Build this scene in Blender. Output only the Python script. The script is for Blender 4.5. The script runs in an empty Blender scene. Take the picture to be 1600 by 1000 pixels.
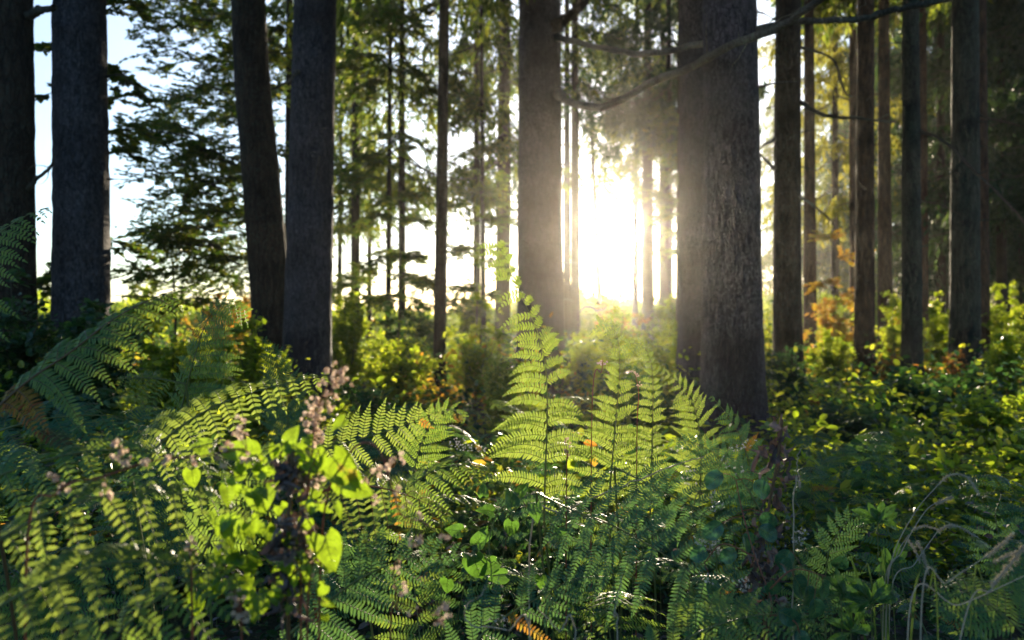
import bpy, math, random
import numpy as np
from mathutils import Vector

# ------------------------------------------------------------------ scene, camera, sky, sun
sc = bpy.context.scene
COL = sc.collection
rng = np.random.default_rng(11)
random.seed(11)
CZ = 1.05            # camera height in metres
F = 1244.0           # focal length in photo pixels (1600 wide)

cam = bpy.data.objects.new('camera', bpy.data.cameras.new('camera'))
COL.objects.link(cam)
sc.camera = cam
cam.location = (0, 0, CZ)
cam.rotation_euler = (math.pi / 2, 0, 0)
cam.data.sensor_width = 36
cam.data.lens = 36 * F / 1600
cam.data.clip_start = 0.05
cam.data.clip_end = 3000
cam.data.dof.use_dof = True
cam.data.dof.focus_distance = 1.95
cam.data.dof.aperture_fstop = 3.5
cam.data.dof.aperture_blades = 0

SUN_AZ = math.atan2(178, 1244)
SUN_EL = math.atan2(140, math.hypot(1244, 178))
SUN = Vector((math.sin(SUN_AZ) * math.cos(SUN_EL), math.cos(SUN_AZ) * math.cos(SUN_EL), math.sin(SUN_EL)))

world = bpy.data.worlds.new('World')
sc.world = world
world.use_nodes = True
nt = world.node_tree
for n in list(nt.nodes):
    nt.nodes.remove(n)
out = nt.nodes.new('ShaderNodeOutputWorld')
bg = nt.nodes.new('ShaderNodeBackground')
sky = nt.nodes.new('ShaderNodeTexSky')
sky.sky_type = 'NISHITA'
sky.sun_disc = False
sky.sun_elevation = SUN_EL
sky.sun_rotation = SUN_AZ
sky.altitude = 400
sky.air_density = 1.0
sky.dust_density = 0.7
sky.ozone_density = 3.5
nt.links.new(sky.outputs[0], bg.inputs[0])
bg.inputs[1].default_value = 0.15
# the glowing air close around the sun (aureole), a property of the sky direction
tc = nt.nodes.new('ShaderNodeTexCoord')
dot = nt.nodes.new('ShaderNodeVectorMath'); dot.operation = 'DOT_PRODUCT'
nrm = nt.nodes.new('ShaderNodeVectorMath'); nrm.operation = 'NORMALIZE'
nt.links.new(tc.outputs['Generated'], nrm.inputs[0])
nt.links.new(nrm.outputs[0], dot.inputs[0])
dot.inputs[1].default_value = SUN
mx = nt.nodes.new('ShaderNodeMath'); mx.operation = 'MAXIMUM'; mx.inputs[1].default_value = 0
nt.links.new(dot.outputs['Value'], mx.inputs[0])
acc = None
for power, gain in ((9000, 80.0), (1500, 0.8), (2.5, 0.28)):
    p = nt.nodes.new('ShaderNodeMath'); p.operation = 'POWER'; p.inputs[1].default_value = power
    nt.links.new(mx.outputs[0], p.inputs[0])
    m = nt.nodes.new('ShaderNodeMath'); m.operation = 'MULTIPLY'; m.inputs[1].default_value = gain
    nt.links.new(p.outputs[0], m.inputs[0])
    if acc is None:
        acc = m
    else:
        a = nt.nodes.new('ShaderNodeMath'); a.operation = 'ADD'
        nt.links.new(acc.outputs[0], a.inputs[0]); nt.links.new(m.outputs[0], a.inputs[1])
        acc = a
bg2 = nt.nodes.new('ShaderNodeBackground')
bg2.inputs[0].default_value = (1.0, 0.86, 0.62, 1)
nt.links.new(acc.outputs[0], bg2.inputs[1])
add = nt.nodes.new('ShaderNodeAddShader')
nt.links.new(bg.outputs[0], add.inputs[0]); nt.links.new(bg2.outputs[0], add.inputs[1])
nt.links.new(add.outputs[0], out.inputs[0])

sun = bpy.data.objects.new('sun', bpy.data.lights.new('sun', 'SUN'))
COL.objects.link(sun)
sun.data.energy = 5.0
sun.data.angle = math.radians(0.6)
sun.data.color = (1.0, 0.84, 0.6)
sun.rotation_euler = SUN.to_track_quat('Z', 'Y').to_euler()
sun.location = SUN * 60

sc.view_settings.view_transform = 'Standard'
sc.view_settings.look = 'None'
sc.view_settings.exposure = 1.4
sc.view_settings.gamma = 1
sc.cycles.use_denoising = True
sc.cycles.max_bounces = 6
sc.cycles.diffuse_bounces = 3
sc.cycles.glossy_bounces = 2
sc.cycles.transmission_bounces = 4
sc.cycles.volume_bounces = 0
sc.cycles.sample_clamp_indirect = 4
sc.cycles.caustics_reflective = False
sc.cycles.caustics_refractive = False

# ------------------------------------------------------------------ helpers
def P(px, py, Y):
    """photo position at depth Y metres -> a point in the place"""
    return np.array([(px - 800) / F * Y, Y, CZ - (py - 500) / F * Y])

def ground(x, y):
    x = np.asarray(x, float); y = np.asarray(y, float)
    g = 0.06 * np.sin(x * 0.9 + 1.3) * np.cos(y * 0.7) + 0.03 * np.sin(x * 2.3 + y * 1.9)
    return g * np.clip(y / 3, 0.2, 1)

def nz(v):
    v = np.asarray(v, float)
    return v / np.maximum(np.linalg.norm(v, axis=-1, keepdims=True), 1e-9)

class MB:
    """collects vertices and quads (several materials) for ONE mesh"""
    def __init__(s):
        s.V = []; s.Q = []; s.M = []; s.n = 0
    def add(s, V, Q, mat=0):
        V = np.asarray(V, float).reshape(-1, 3); Q = np.asarray(Q, int).reshape(-1, 4)
        if len(Q) == 0: return
        s.V.append(V); s.Q.append(Q + s.n); s.M.append(np.full(len(Q), mat)); s.n += len(V)
    def mesh(s, name, mats, smooth=False):
        me = bpy.data.meshes.new(name)
        V = np.concatenate(s.V); Q = np.concatenate(s.Q); M = np.concatenate(s.M)
        me.vertices.add(len(V)); me.vertices.foreach_set('co', V.astype(np.float32).ravel())
        me.loops.add(len(Q) * 4); me.loops.foreach_set('vertex_index', Q.astype(np.int32).ravel())
        me.polygons.add(len(Q))
        me.polygons.foreach_set('loop_start', (np.arange(len(Q)) * 4).astype(np.int32))
        for m in mats: me.materials.append(m)
        me.polygons.foreach_set('material_index', M.astype(np.int32))
        me.polygons.foreach_set('use_smooth', np.full(len(Q), smooth))
        me.update(calc_edges=True)
        return me
    def build(s, name, mats, parent=None, smooth=False, loc=None):
        if not isinstance(mats, (list, tuple)): mats = [mats]
        o = bpy.data.objects.new(name, s.mesh(name, mats, smooth)); COL.objects.link(o)
        if parent is not None: o.parent = parent
        if loc is not None: o.location = loc
        return o
    def shift(s, d):
        s.V = [v - np.asarray(d, float) for v in s.V]

def tag(o, label, cat, group=None, kind=None):
    if kind: o['kind'] = kind
    if label: o['label'] = label
    if cat: o['category'] = cat
    if group: o['group'] = group
    return o

def thing(name, label, cat, loc=(0, 0, 0), group=None, rz=0):
    o = bpy.data.objects.new(name, None); COL.objects.link(o)
    o.empty_display_size = 0.1
    o.location = loc; o.rotation_euler = (0, 0, rz)
    return tag(o, label, cat, group)

def spline(pts, n, extra=None):
    """Catmull-Rom through pts, n samples"""
    p = np.asarray(pts, float)
    k = len(p)
    P0 = np.vstack([2 * p[0] - p[1], p, 2 * p[-1] - p[-2]])
    t = np.linspace(0, k - 1 - 1e-9, n)
    i = t.astype(int); f = (t - i)[:, None]
    a, b, c, d = P0[i], P0[i + 1], P0[i + 2], P0[i + 3]
    return 0.5 * ((2 * b) + (-a + c) * f + (2 * a - 5 * b + 4 * c - d) * f ** 2 + (-a + 3 * b - 3 * c + d) * f ** 3)

def tube(mb, pts, radii, sides=6, mat=0):
    p = np.asarray(pts, float); n = len(p)
    r = np.broadcast_to(np.asarray(radii, float), (n,))
    t = nz(np.gradient(p, axis=0))
    ref = np.array([0.3, 0.1, 1.0]) if abs(t[0][2]) < 0.9 else np.array([1.0, 0.2, 0.1])
    u = nz(np.cross(t, ref)); w = nz(np.cross(t, u))
    a = np.linspace(0, 2 * math.pi, sides, endpoint=False)
    V = p[:, None] + r[:, None, None] * (np.cos(a)[None, :, None] * u[:, None] + np.sin(a)[None, :, None] * w[:, None])
    i = np.arange(n - 1)[:, None] * sides; j = np.arange(sides)[None]; j2 = (j + 1) % sides
    Q = np.stack([i + j, i + j2, i + sides + j2, i + sides + j], -1).reshape(-1, 4)
    mb.add(V, Q, mat)

def leaves(mb, pos, d, nrm, L, W, mat=0, fold=0.25, kind='oval'):
    """folded leaves: base pos, direction d, normal nrm; two quads each side of the midrib kept to 6 vertices"""
    pos = np.asarray(pos, float); N = len(pos)
    if N == 0: return
    d = nz(d); s = nz(np.cross(d, nrm)); n = nz(np.cross(s, d))
    L = np.broadcast_to(L, (N,))[:, None]; W = np.broadcast_to(W, (N,))[:, None] * 0.5
    if kind == 'oval':
        a, b, wa, wb = 0.22, 0.66, 0.82, 0.85
    elif kind == 'lance':
        a, b, wa, wb = 0.15, 0.6, 0.75, 0.7
    elif kind == 'pinnule':
        a, b, wa, wb = 0.05, 0.7, 1.0, 0.75
    else:
        a, b, wa, wb = 0.08, 0.5, 1.0, 0.8
    up = n * W * fold
    V = np.stack([pos, pos + d * L * a + s * W * wa + up, pos + d * L * b + s * W * wb + up, pos + d * L - n * L * 0.08,
                  pos + d * L * b - s * W * wb + up, pos + d * L * a - s * W * wa + up], 1)
    base = np.arange(N)[:, None] * 6
    Q = np.concatenate([base + [0, 1, 2, 3], base + [0, 3, 4, 5]], 0)
    mb.add(V.reshape(-1, 3), Q, mat)

def strips(mb, pos, d, nrm, L, W, mat=0):
    """one long narrow quad per needle cluster"""
    pos = np.asarray(pos, float); N = len(pos)
    d = nz(d); s = nz(np.cross(d, nrm))
    L = np.broadcast_to(L, (N,))[:, None]; W = np.broadcast_to(W, (N,))[:, None] * 0.5
    V = np.stack([pos, pos + d * L * 0.45 + s * W, pos + d * L, pos + d * L * 0.45 - s * W], 1)
    mb.add(V.reshape(-1, 3), np.arange(N * 4).reshape(N, 4), mat)

def rv(n, s=1.0):
    return rng.normal(0, s, (n, 3))

# ------------------------------------------------------------------ materials
def mat_new(name):
    m = bpy.data.materials.new(name); m.use_nodes = True
    t = m.node_tree
    for n in list(t.nodes): t.nodes.remove(n)
    o = t.nodes.new('ShaderNodeOutputMaterial')
    return m, t, o

def ramp(t, fac, stops):
    r = t.nodes.new('ShaderNodeValToRGB')
    e = r.color_ramp.elements
    while len(e) < len(stops): e.new(0.5)
    for k, (p, c) in enumerate(stops):
        e[k].position = p; e[k].color = (*c, 1)
    t.links.new(fac, r.inputs[0])
    return r.outputs[0]

def noise(t, scale, detail=3, vec=None, rough=0.55):
    n = t.nodes.new('ShaderNodeTexNoise'); n.inputs['Scale'].default_value = scale
    n.inputs['Detail'].default_value = detail; n.inputs['Roughness'].default_value = rough
    if vec is None:
        c = t.nodes.new('ShaderNodeTexCoord'); vec = c.outputs['Object']
    t.links.new(vec, n.inputs['Vector'])
    return n.outputs['Fac']

def leaf_mat(name, cols, trans, tmix=0.5, rough=0.45, spec=0.35, patch=None, pscale=3.0, bump=None):
    """cols: reflectance stops picked at random per leaf; trans: transmitted colour stops; patch: browned blotches"""
    m, t, o = mat_new(name)
    g = t.nodes.new('ShaderNodeNewGeometry')
    rnd = g.outputs['Random Per Island']
    k = len(cols)
    c1 = ramp(t, rnd, [(i / max(1, k - 1), c) for i, c in enumerate(cols)])
    k = len(trans)
    c2 = ramp(t, rnd, [(i / max(1, k - 1), c) for i, c in enumerate(trans)])
    if patch:
        nf = noise(t, pscale, 2)
        th = t.nodes.new('ShaderNodeMapRange'); th.inputs[1].default_value = 0.67; th.inputs[2].default_value = 0.74
        t.links.new(nf, th.inputs[0])
        for idx in (0, 1):
            mixn = t.nodes.new('ShaderNodeMix'); mixn.data_type = 'RGBA'
            t.links.new(th.outputs[0], mixn.inputs[0]); t.links.new((c1, c2)[idx], mixn.inputs[6])
            mixn.inputs[7].default_value = (*patch[idx], 1)
            if idx == 0: c1 = mixn.outputs[2]
            else: c2 = mixn.outputs[2]
    if bump:
        mo = t.nodes.new('ShaderNodeMapRange'); mo.inputs[1].default_value = 0.3; mo.inputs[2].default_value = 0.7; mo.inputs[3].default_value = 0.6; mo.inputs[4].default_value = 1.2
        t.links.new(noise(t, bump * 1.3, 5), mo.inputs[0])
        for idx in (0, 1):
            mm = t.nodes.new('ShaderNodeMix'); mm.data_type = 'RGBA'; mm.blend_type = 'MULTIPLY'; mm.inputs[0].default_value = 1
            t.links.new((c1, c2)[idx], mm.inputs[6]); t.links.new(mo.outputs[0], mm.inputs[7])
            if idx == 0: c1 = mm.outputs[2]
            else: c2 = mm.outputs[2]
    b = t.nodes.new('ShaderNodeBsdfPrincipled')
    b.inputs['Roughness'].default_value = rough
    b.inputs['Specular IOR Level'].default_value = spec
    t.links.new(c1, b.inputs['Base Color'])
    tr = t.nodes.new('ShaderNodeBsdfTranslucent')
    t.links.new(c2, tr.inputs['Color'])
    if bump:
        bn = t.nodes.new('ShaderNodeBump'); bn.inputs['Strength'].default_value = 0.5
        bn.inputs['Distance'].default_value = 0.002
        t.links.new(noise(t, bump, 4), bn.inputs['Height'])
        t.links.new(bn.outputs[0], b.inputs['Normal']); t.links.new(bn.outputs[0], tr.inputs['Normal'])
    mix = t.nodes.new('ShaderNodeMixShader'); mix.inputs[0].default_value = tmix
    t.links.new(b.outputs[0], mix.inputs[1]); t.links.new(tr.outputs[0], mix.inputs[2])
    t.links.new(mix.outputs[0], o.inputs[0])
    return m

def bark_mat(name, dark, mid, light, patch=None, sx=9, sz=2.2):
    m, t, o = mat_new(name)
    c = t.nodes.new('ShaderNodeTexCoord')
    mp = t.nodes.new('ShaderNodeMapping'); mp.inputs['Scale'].default_value = (1, 1, sz / sx)
    t.links.new(c.outputs['Object'], mp.inputs[0])
    n1 = noise(t, sx * 2.2, 6, mp.outputs[0], 0.68)
    n2 = noise(t, 1.7, 3)
    n3 = noise(t, 38, 4)
    vo = t.nodes.new('ShaderNodeTexVoronoi'); vo.inputs['Scale'].default_value = sx * 2.6; vo.inputs['Randomness'].default_value = 1; vo.feature = 'DISTANCE_TO_EDGE'
    wn = t.nodes.new('ShaderNodeTexNoise'); wn.inputs['Scale'].default_value = 14; wn.inputs['Detail'].default_value = 4
    t.links.new(mp.outputs[0], wn.inputs['Vector'])
    wa = t.nodes.new('ShaderNodeVectorMath'); wa.operation = 'MULTIPLY_ADD'; wa.inputs[1].default_value = (0.09, 0.09, 0.09)
    t.links.new(wn.outputs['Color'], wa.inputs[0]); t.links.new(mp.outputs[0], wa.inputs[2])
    t.links.new(wa.outputs[0], vo.inputs['Vector'])
    col = ramp(t, n1, [(0.3, dark), (0.5, mid), (0.68, light)])
    big = t.nodes.new('ShaderNodeMapRange'); big.inputs[1].default_value = 0.35; big.inputs[2].default_value = 0.65; big.inputs[3].default_value = 0.55; big.inputs[4].default_value = 1.25
    t.links.new(n2, big.inputs[0])
    mb_ = t.nodes.new('ShaderNodeMix'); mb_.data_type = 'RGBA'; mb_.blend_type = 'MULTIPLY'; mb_.inputs[0].default_value = 1
    t.links.new(col, mb_.inputs[6]); t.links.new(big.outputs[0], mb_.inputs[7]); col = mb_.outputs[2]
    if patch:
        mr = t.nodes.new('ShaderNodeMapRange'); mr.inputs[1].default_value = 0.35; mr.inputs[2].default_value = 0.6
        t.links.new(n2, mr.inputs[0])
        ml = t.nodes.new('ShaderNodeMath'); ml.operation = 'MULTIPLY'
        m3 = t.nodes.new('ShaderNodeMapRange'); m3.inputs[1].default_value = 0.47; m3.inputs[2].default_value = 0.66
        t.links.new(n3, m3.inputs[0])
        t.links.new(mr.outputs[0], ml.inputs[0]); t.links.new(m3.outputs[0], ml.inputs[1])
        mixn = t.nodes.new('ShaderNodeMix'); mixn.data_type = 'RGBA'
        t.links.new(ml.outputs[0], mixn.inputs[0]); t.links.new(col, mixn.inputs[6]); mixn.inputs[7].default_value = (*patch, 1)
        col = mixn.outputs[2]
    ck = t.nodes.new('ShaderNodeMapRange'); ck.inputs[1].default_value = 0.0; ck.inputs[2].default_value = 0.10; ck.inputs[3].default_value = 0.55; ck.inputs[4].default_value = 1.0
    t.links.new(vo.outputs[0], ck.inputs[0])
    mk_ = t.nodes.new('ShaderNodeMix'); mk_.data_type = 'RGBA'; mk_.blend_type = 'MULTIPLY'; mk_.inputs[0].default_value = 1
    t.links.new(col, mk_.inputs[6]); t.links.new(ck.outputs[0], mk_.inputs[7]); col = mk_.outputs[2]  # dark crack lines put crevice shade into the bark colour
    b = t.nodes.new('ShaderNodeBsdfPrincipled'); b.inputs['Roughness'].default_value = 0.85
    b.inputs['Specular IOR Level'].default_value = 0.25
    t.links.new(col, b.inputs['Base Color'])
    h = t.nodes.new('ShaderNodeMath'); h.operation = 'MULTIPLY_ADD'; h.inputs[1].default_value = 0.7
    cr = t.nodes.new('ShaderNodeMapRange'); cr.inputs[1].default_value = 0; cr.inputs[2].default_value = 0.12
    t.links.new(vo.outputs[0], cr.inputs[0])
    t.links.new(cr.outputs[0], h.inputs[0]); t.links.new(n1, h.inputs[2])
    bn = t.nodes.new('ShaderNodeBump'); bn.inputs['Strength'].default_value = 0.9; bn.inputs['Distance'].default_value = 0.035
    t.links.new(h.outputs[0], bn.inputs['Height']); t.links.new(bn.outputs[0], b.inputs['Normal'])
    t.links.new(b.outputs[0], o.inputs[0])
    return m

M = {}
M['bark_grey'] = bark_mat('grey_bark', (0.034, 0.029, 0.033), (0.066, 0.057, 0.064), (0.105, 0.094, 0.103), (0.125, 0.115, 0.125), sx=15, sz=4.5)
M['bark_brown'] = bark_mat('brown_bark', (0.02, 0.012, 0.008), (0.045, 0.028, 0.018), (0.08, 0.05, 0.032), (0.06, 0.06, 0.045))
M['bark_red_lit'] = bark_mat('reddish_sunlit_bark', (0.04, 0.018, 0.009), (0.10, 0.045, 0.02), (0.18, 0.085, 0.04), None)  # reddish bark, boosted to imitate sun on the trunk sides
M['bark_green'] = bark_mat('algae_bark', (0.02, 0.022, 0.015), (0.045, 0.05, 0.033), (0.08, 0.085, 0.06), (0.07, 0.1, 0.06))
M['limb'] = bark_mat('limb_bark', (0.10, 0.085, 0.065), (0.2, 0.17, 0.13), (0.32, 0.28, 0.22), (0.28, 0.32, 0.22), sx=26, sz=9)
M['twig'] = bark_mat('twig_bark', (0.05, 0.04, 0.03), (0.11, 0.09, 0.07), (0.2, 0.17, 0.13), (0.16, 0.17, 0.12), sx=30, sz=9)
M['needles'] = leaf_mat('spruce_needles', [(0.012, 0.028, 0.014), (0.03, 0.055, 0.02), (0.05, 0.07, 0.02)],
                        [(0.08, 0.16, 0.02), (0.24, 0.33, 0.03), (0.46, 0.48, 0.06)], 0.5, 0.5, 0.25)
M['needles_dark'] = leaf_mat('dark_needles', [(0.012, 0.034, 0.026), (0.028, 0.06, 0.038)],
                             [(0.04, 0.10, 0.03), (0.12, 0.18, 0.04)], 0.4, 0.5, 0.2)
M['needles_lit'] = leaf_mat('sunlit_needles', [(0.06, 0.08, 0.015), (0.12, 0.13, 0.02)],
                             [(0.30, 0.32, 0.04), (0.5, 0.46, 0.05)], 0.6, 0.5, 0.2)  # yellow copy of the needles, sunlight put into the colour
M['beech'] = leaf_mat('beech_leaves', [(0.02, 0.05, 0.015), (0.05, 0.09, 0.02), (0.10, 0.11, 0.02)],
                      [(0.07, 0.16, 0.02), (0.18, 0.30, 0.03), (0.40, 0.38, 0.04)], 0.5, 0.4, 0.4)
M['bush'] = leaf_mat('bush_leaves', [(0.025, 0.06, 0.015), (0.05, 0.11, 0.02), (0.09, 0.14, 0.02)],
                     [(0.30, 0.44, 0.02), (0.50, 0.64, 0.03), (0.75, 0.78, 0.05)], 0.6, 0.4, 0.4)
M['bush_shade'] = leaf_mat('shaded_bush_leaves', [(0.015, 0.045, 0.02), (0.03, 0.075, 0.03)],
                          [(0.04, 0.12, 0.02), (0.10, 0.22, 0.03)], 0.42, 0.4, 0.4)  # darker copy of the bush leaves, shade put into the colour
M['bush_gold'] = leaf_mat('yellowing_sunlit_leaves', [(0.10, 0.10, 0.02), (0.16, 0.10, 0.02), (0.20, 0.07, 0.02)],
                          [(0.7, 0.62, 0.04), (0.8, 0.5, 0.05), (0.75, 0.3, 0.04)], 0.55, 0.45, 0.3)  # yellowing leaves, also used as warm sunlight in the undergrowth
M['rust'] = leaf_mat('rusty_bracken', [(0.18, 0.07, 0.02), (0.24, 0.11, 0.03), (0.12, 0.05, 0.02)],
                     [(0.5, 0.2, 0.04), (0.6, 0.32, 0.06), (0.3, 0.1, 0.03)], 0.45, 0.6, 0.2)
rp = ((0.10, 0.05, 0.025), (0.28, 0.14, 0.03))
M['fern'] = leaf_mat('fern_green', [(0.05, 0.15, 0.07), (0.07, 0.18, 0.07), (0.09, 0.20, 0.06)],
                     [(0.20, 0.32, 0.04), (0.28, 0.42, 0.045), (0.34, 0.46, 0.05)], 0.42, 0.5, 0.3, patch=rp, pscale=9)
M['fern_lit'] = leaf_mat('fern_sunlit', [(0.07, 0.14, 0.03), (0.10, 0.18, 0.035)],
                           [(0.24, 0.34, 0.05), (0.36, 0.45, 0.07)], 0.5, 0.42, 0.4)  # yellower fern copy with sunlight put into its colour
M['fern_shade'] = leaf_mat('fern_shaded', [(0.035, 0.12, 0.075), (0.05, 0.15, 0.085)],
                          [(0.10, 0.22, 0.05), (0.16, 0.30, 0.05)], 0.38, 0.46, 0.35, patch=rp, pscale=7)  # darker bluish fern copy, its teal shade put into the colour
M['fern_rust'] = leaf_mat('fern_turning_brown', [(0.12, 0.05, 0.03), (0.10, 0.09, 0.03), (0.16, 0.07, 0.03)],
                          [(0.45, 0.16, 0.03), (0.5, 0.4, 0.05), (0.6, 0.25, 0.04)], 0.5, 0.5, 0.2)
M['stem_green'] = leaf_mat('fern_stem', [(0.12, 0.16, 0.05), (0.16, 0.17, 0.06)], [(0.3, 0.35, 0.08), (0.3, 0.3, 0.08)], 0.2)
M['stem_brown'] = leaf_mat('brown_stem', [(0.12, 0.07, 0.03), (0.16, 0.1, 0.05)], [(0.2, 0.1, 0.04), (0.2, 0.1, 0.04)], 0.1)
M['stem_red'] = leaf_mat('red_stem', [(0.22, 0.06, 0.04), (0.26, 0.09, 0.05)], [(0.4, 0.1, 0.05), (0.4, 0.1, 0.05)], 0.2)
M['vine'] = leaf_mat('vine_leaf', [(0.06, 0.16, 0.02), (0.10, 0.22, 0.02), (0.13, 0.24, 0.03)],
                     [(0.20, 0.36, 0.02), (0.30, 0.46, 0.02), (0.40, 0.52, 0.03)], 0.5, 0.35, 0.45, patch=((0.2, 0.12, 0.03), (0.5, 0.4, 0.05)), pscale=26, bump=60)
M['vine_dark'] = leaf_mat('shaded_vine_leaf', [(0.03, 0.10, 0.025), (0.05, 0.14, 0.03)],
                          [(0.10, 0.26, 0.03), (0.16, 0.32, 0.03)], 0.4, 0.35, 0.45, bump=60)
M['bramble'] = leaf_mat('blue_green_leaf', [(0.02, 0.085, 0.055), (0.03, 0.11, 0.065)],
                        [(0.06, 0.2, 0.06), (0.08, 0.22, 0.06)], 0.25, 0.32, 0.5, bump=70)
M['seed'] = leaf_mat('papery_seed', [(0.52, 0.40, 0.33), (0.66, 0.55, 0.45), (0.60, 0.44, 0.40)],
                     [(0.7, 0.52, 0.42), (0.8, 0.64, 0.5), (0.7, 0.52, 0.36)], 0.5, 0.5, 0.3)
M['dead'] = leaf_mat('dead_curled_leaf', [(0.05, 0.04, 0.04), (0.11, 0.085, 0.085), (0.22, 0.17, 0.155)],
                     [(0.12, 0.07, 0.05), (0.22, 0.13, 0.09), (0.35, 0.2, 0.12)], 0.13, 0.6, 0.3)
M['white'] = leaf_mat('white_floret', [(0.45, 0.43, 0.42), (0.6, 0.58, 0.56)], [(0.5, 0.5, 0.45), (0.6, 0.6, 0.55)], 0.3, 0.6, 0.2)
M['straw'] = leaf_mat('grass_straw', [(0.42, 0.36, 0.27), (0.55, 0.48, 0.38)], [(0.4, 0.33, 0.2), (0.5, 0.4, 0.25)], 0.3, 0.5, 0.3)
M['vein'] = leaf_mat('leaf_vein', [(0.14, 0.2, 0.06), (0.18, 0.24, 0.08)], [(0.2, 0.26, 0.06), (0.24, 0.3, 0.08)], 0.3)
M['grass'] = leaf_mat('grass_blade', [(0.04, 0.10, 0.025), (0.07, 0.12, 0.035)], [(0.10, 0.2, 0.03), (0.16, 0.24, 0.05)], 0.3, 0.4, 0.35)

def soil_mat():
    m, t, o = mat_new('forest_floor')
    n1 = noise(t, 0.6, 5); n2 = noise(t, 14, 6)
    c1 = ramp(t, n2, [(0.3, (0.02, 0.013, 0.008)), (0.5, (0.06, 0.04, 0.022)), (0.7, (0.12, 0.08, 0.04))])
    c2 = ramp(t, n2, [(0.3, (0.02, 0.04, 0.01)), (0.7, (0.07, 0.10, 0.025))])
    f = t.nodes.new('ShaderNodeMapRange'); f.inputs[1].default_value = 0.4; f.inputs[2].default_value = 0.6
    t.links.new(n1, f.inputs[0])
    mx_ = t.nodes.new('ShaderNodeMix'); mx_.data_type = 'RGBA'
    t.links.new(f.outputs[0], mx_.inputs[0]); t.links.new(c1, mx_.inputs[6]); t.links.new(c2, mx_.inputs[7])
    b = t.nodes.new('ShaderNodeBsdfPrincipled'); b.inputs['Roughness'].default_value = 0.95
    t.links.new(mx_.outputs[2], b.inputs['Base Color'])
    bn = t.nodes.new('ShaderNodeBump'); bn.inputs['Distance'].default_value = 0.04
    t.links.new(n2, bn.inputs['Height']); t.links.new(bn.outputs[0], b.inputs['Normal'])
    t.links.new(b.outputs[0], o.inputs[0])
    return m

# ------------------------------------------------------------------ ground
def make_ground():
    n = 161
    u = np.linspace(-1, 1, n)
    g = np.sign(u) * (np.abs(u) * 14 + np.abs(u) ** 5 * 900)
    X, Y = np.meshgrid(g, g + 10, indexing='ij')
    Z = ground(X, Y) * np.exp(-np.hypot(X, Y - 10) / 60)
    V = np.stack([X, Y, Z], -1).reshape(-1, 3)
    i = np.arange(n - 1)[:, None] * n + np.arange(n - 1)[None]
    Q = np.stack([i, i + n, i + n + 1, i + 1], -1)
    mb = MB(); mb.add(V, Q)
    o = mb.build('ground', soil_mat(), smooth=True)
    tag(o, None, None, kind='structure')
make_ground()

# ------------------------------------------------------------------ trees
def trunk_mesh(mb, axis, r0, flare=0.35, sides=36, seed=0, rough=0.03):
    """axis: function z->(x,y) offset; radius tapers; lumpy bark outline and root flare"""
    rg = np.random.default_rng(seed)
    H = axis['H']
    z = np.concatenate([[-0.25], np.linspace(0, 1.2, 14), np.linspace(1.3, 6, 50), np.linspace(6.4, H, 30)])
    ph = rg.uniform(0, 6.28, 12)
    a = np.linspace(0, 2 * math.pi, sides, endpoint=False)
    Z, A = np.meshgrid(z, a, indexing='ij')
    R = r0 * (1 - 0.78 * np.clip(Z, 0, H) / H)
    R *= 1 + 1.35 * flare * np.exp(-np.clip(Z, 0, 9) / 0.32) * (1 + 0.35 * np.sin(A * 5 + ph[0]) + 0.2 * np.sin(A * 3 + ph[1]))
    R *= 1 + 0.022 * np.sin(2 * A + ph[2] + Z * 0.5) + 0.015 * np.sin(3 * A + ph[3] - Z) + 0.012 * np.sin(Z * 3.1 + ph[4] + A)
    R += rg.normal(0, rough * 0.12, R.shape) * np.minimum(1, r0 / 0.15) * 0.8
    cx = np.interp(z, axis['z'], axis['x']); cy = np.interp(z, axis['z'], axis['y'])
    V = np.stack([cx[:, None] + R * np.cos(A), cy[:, None] + R * np.sin(A), Z], -1)
    n = len(z)
    i = np.arange(n - 1)[:, None] * sides; j = np.arange(sides)[None]; j2 = (j + 1) % sides
    Q = np.stack([i + j, i + j2, i + sides + j2, i + sides + j], -1)
    mb.add(V, Q)

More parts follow.
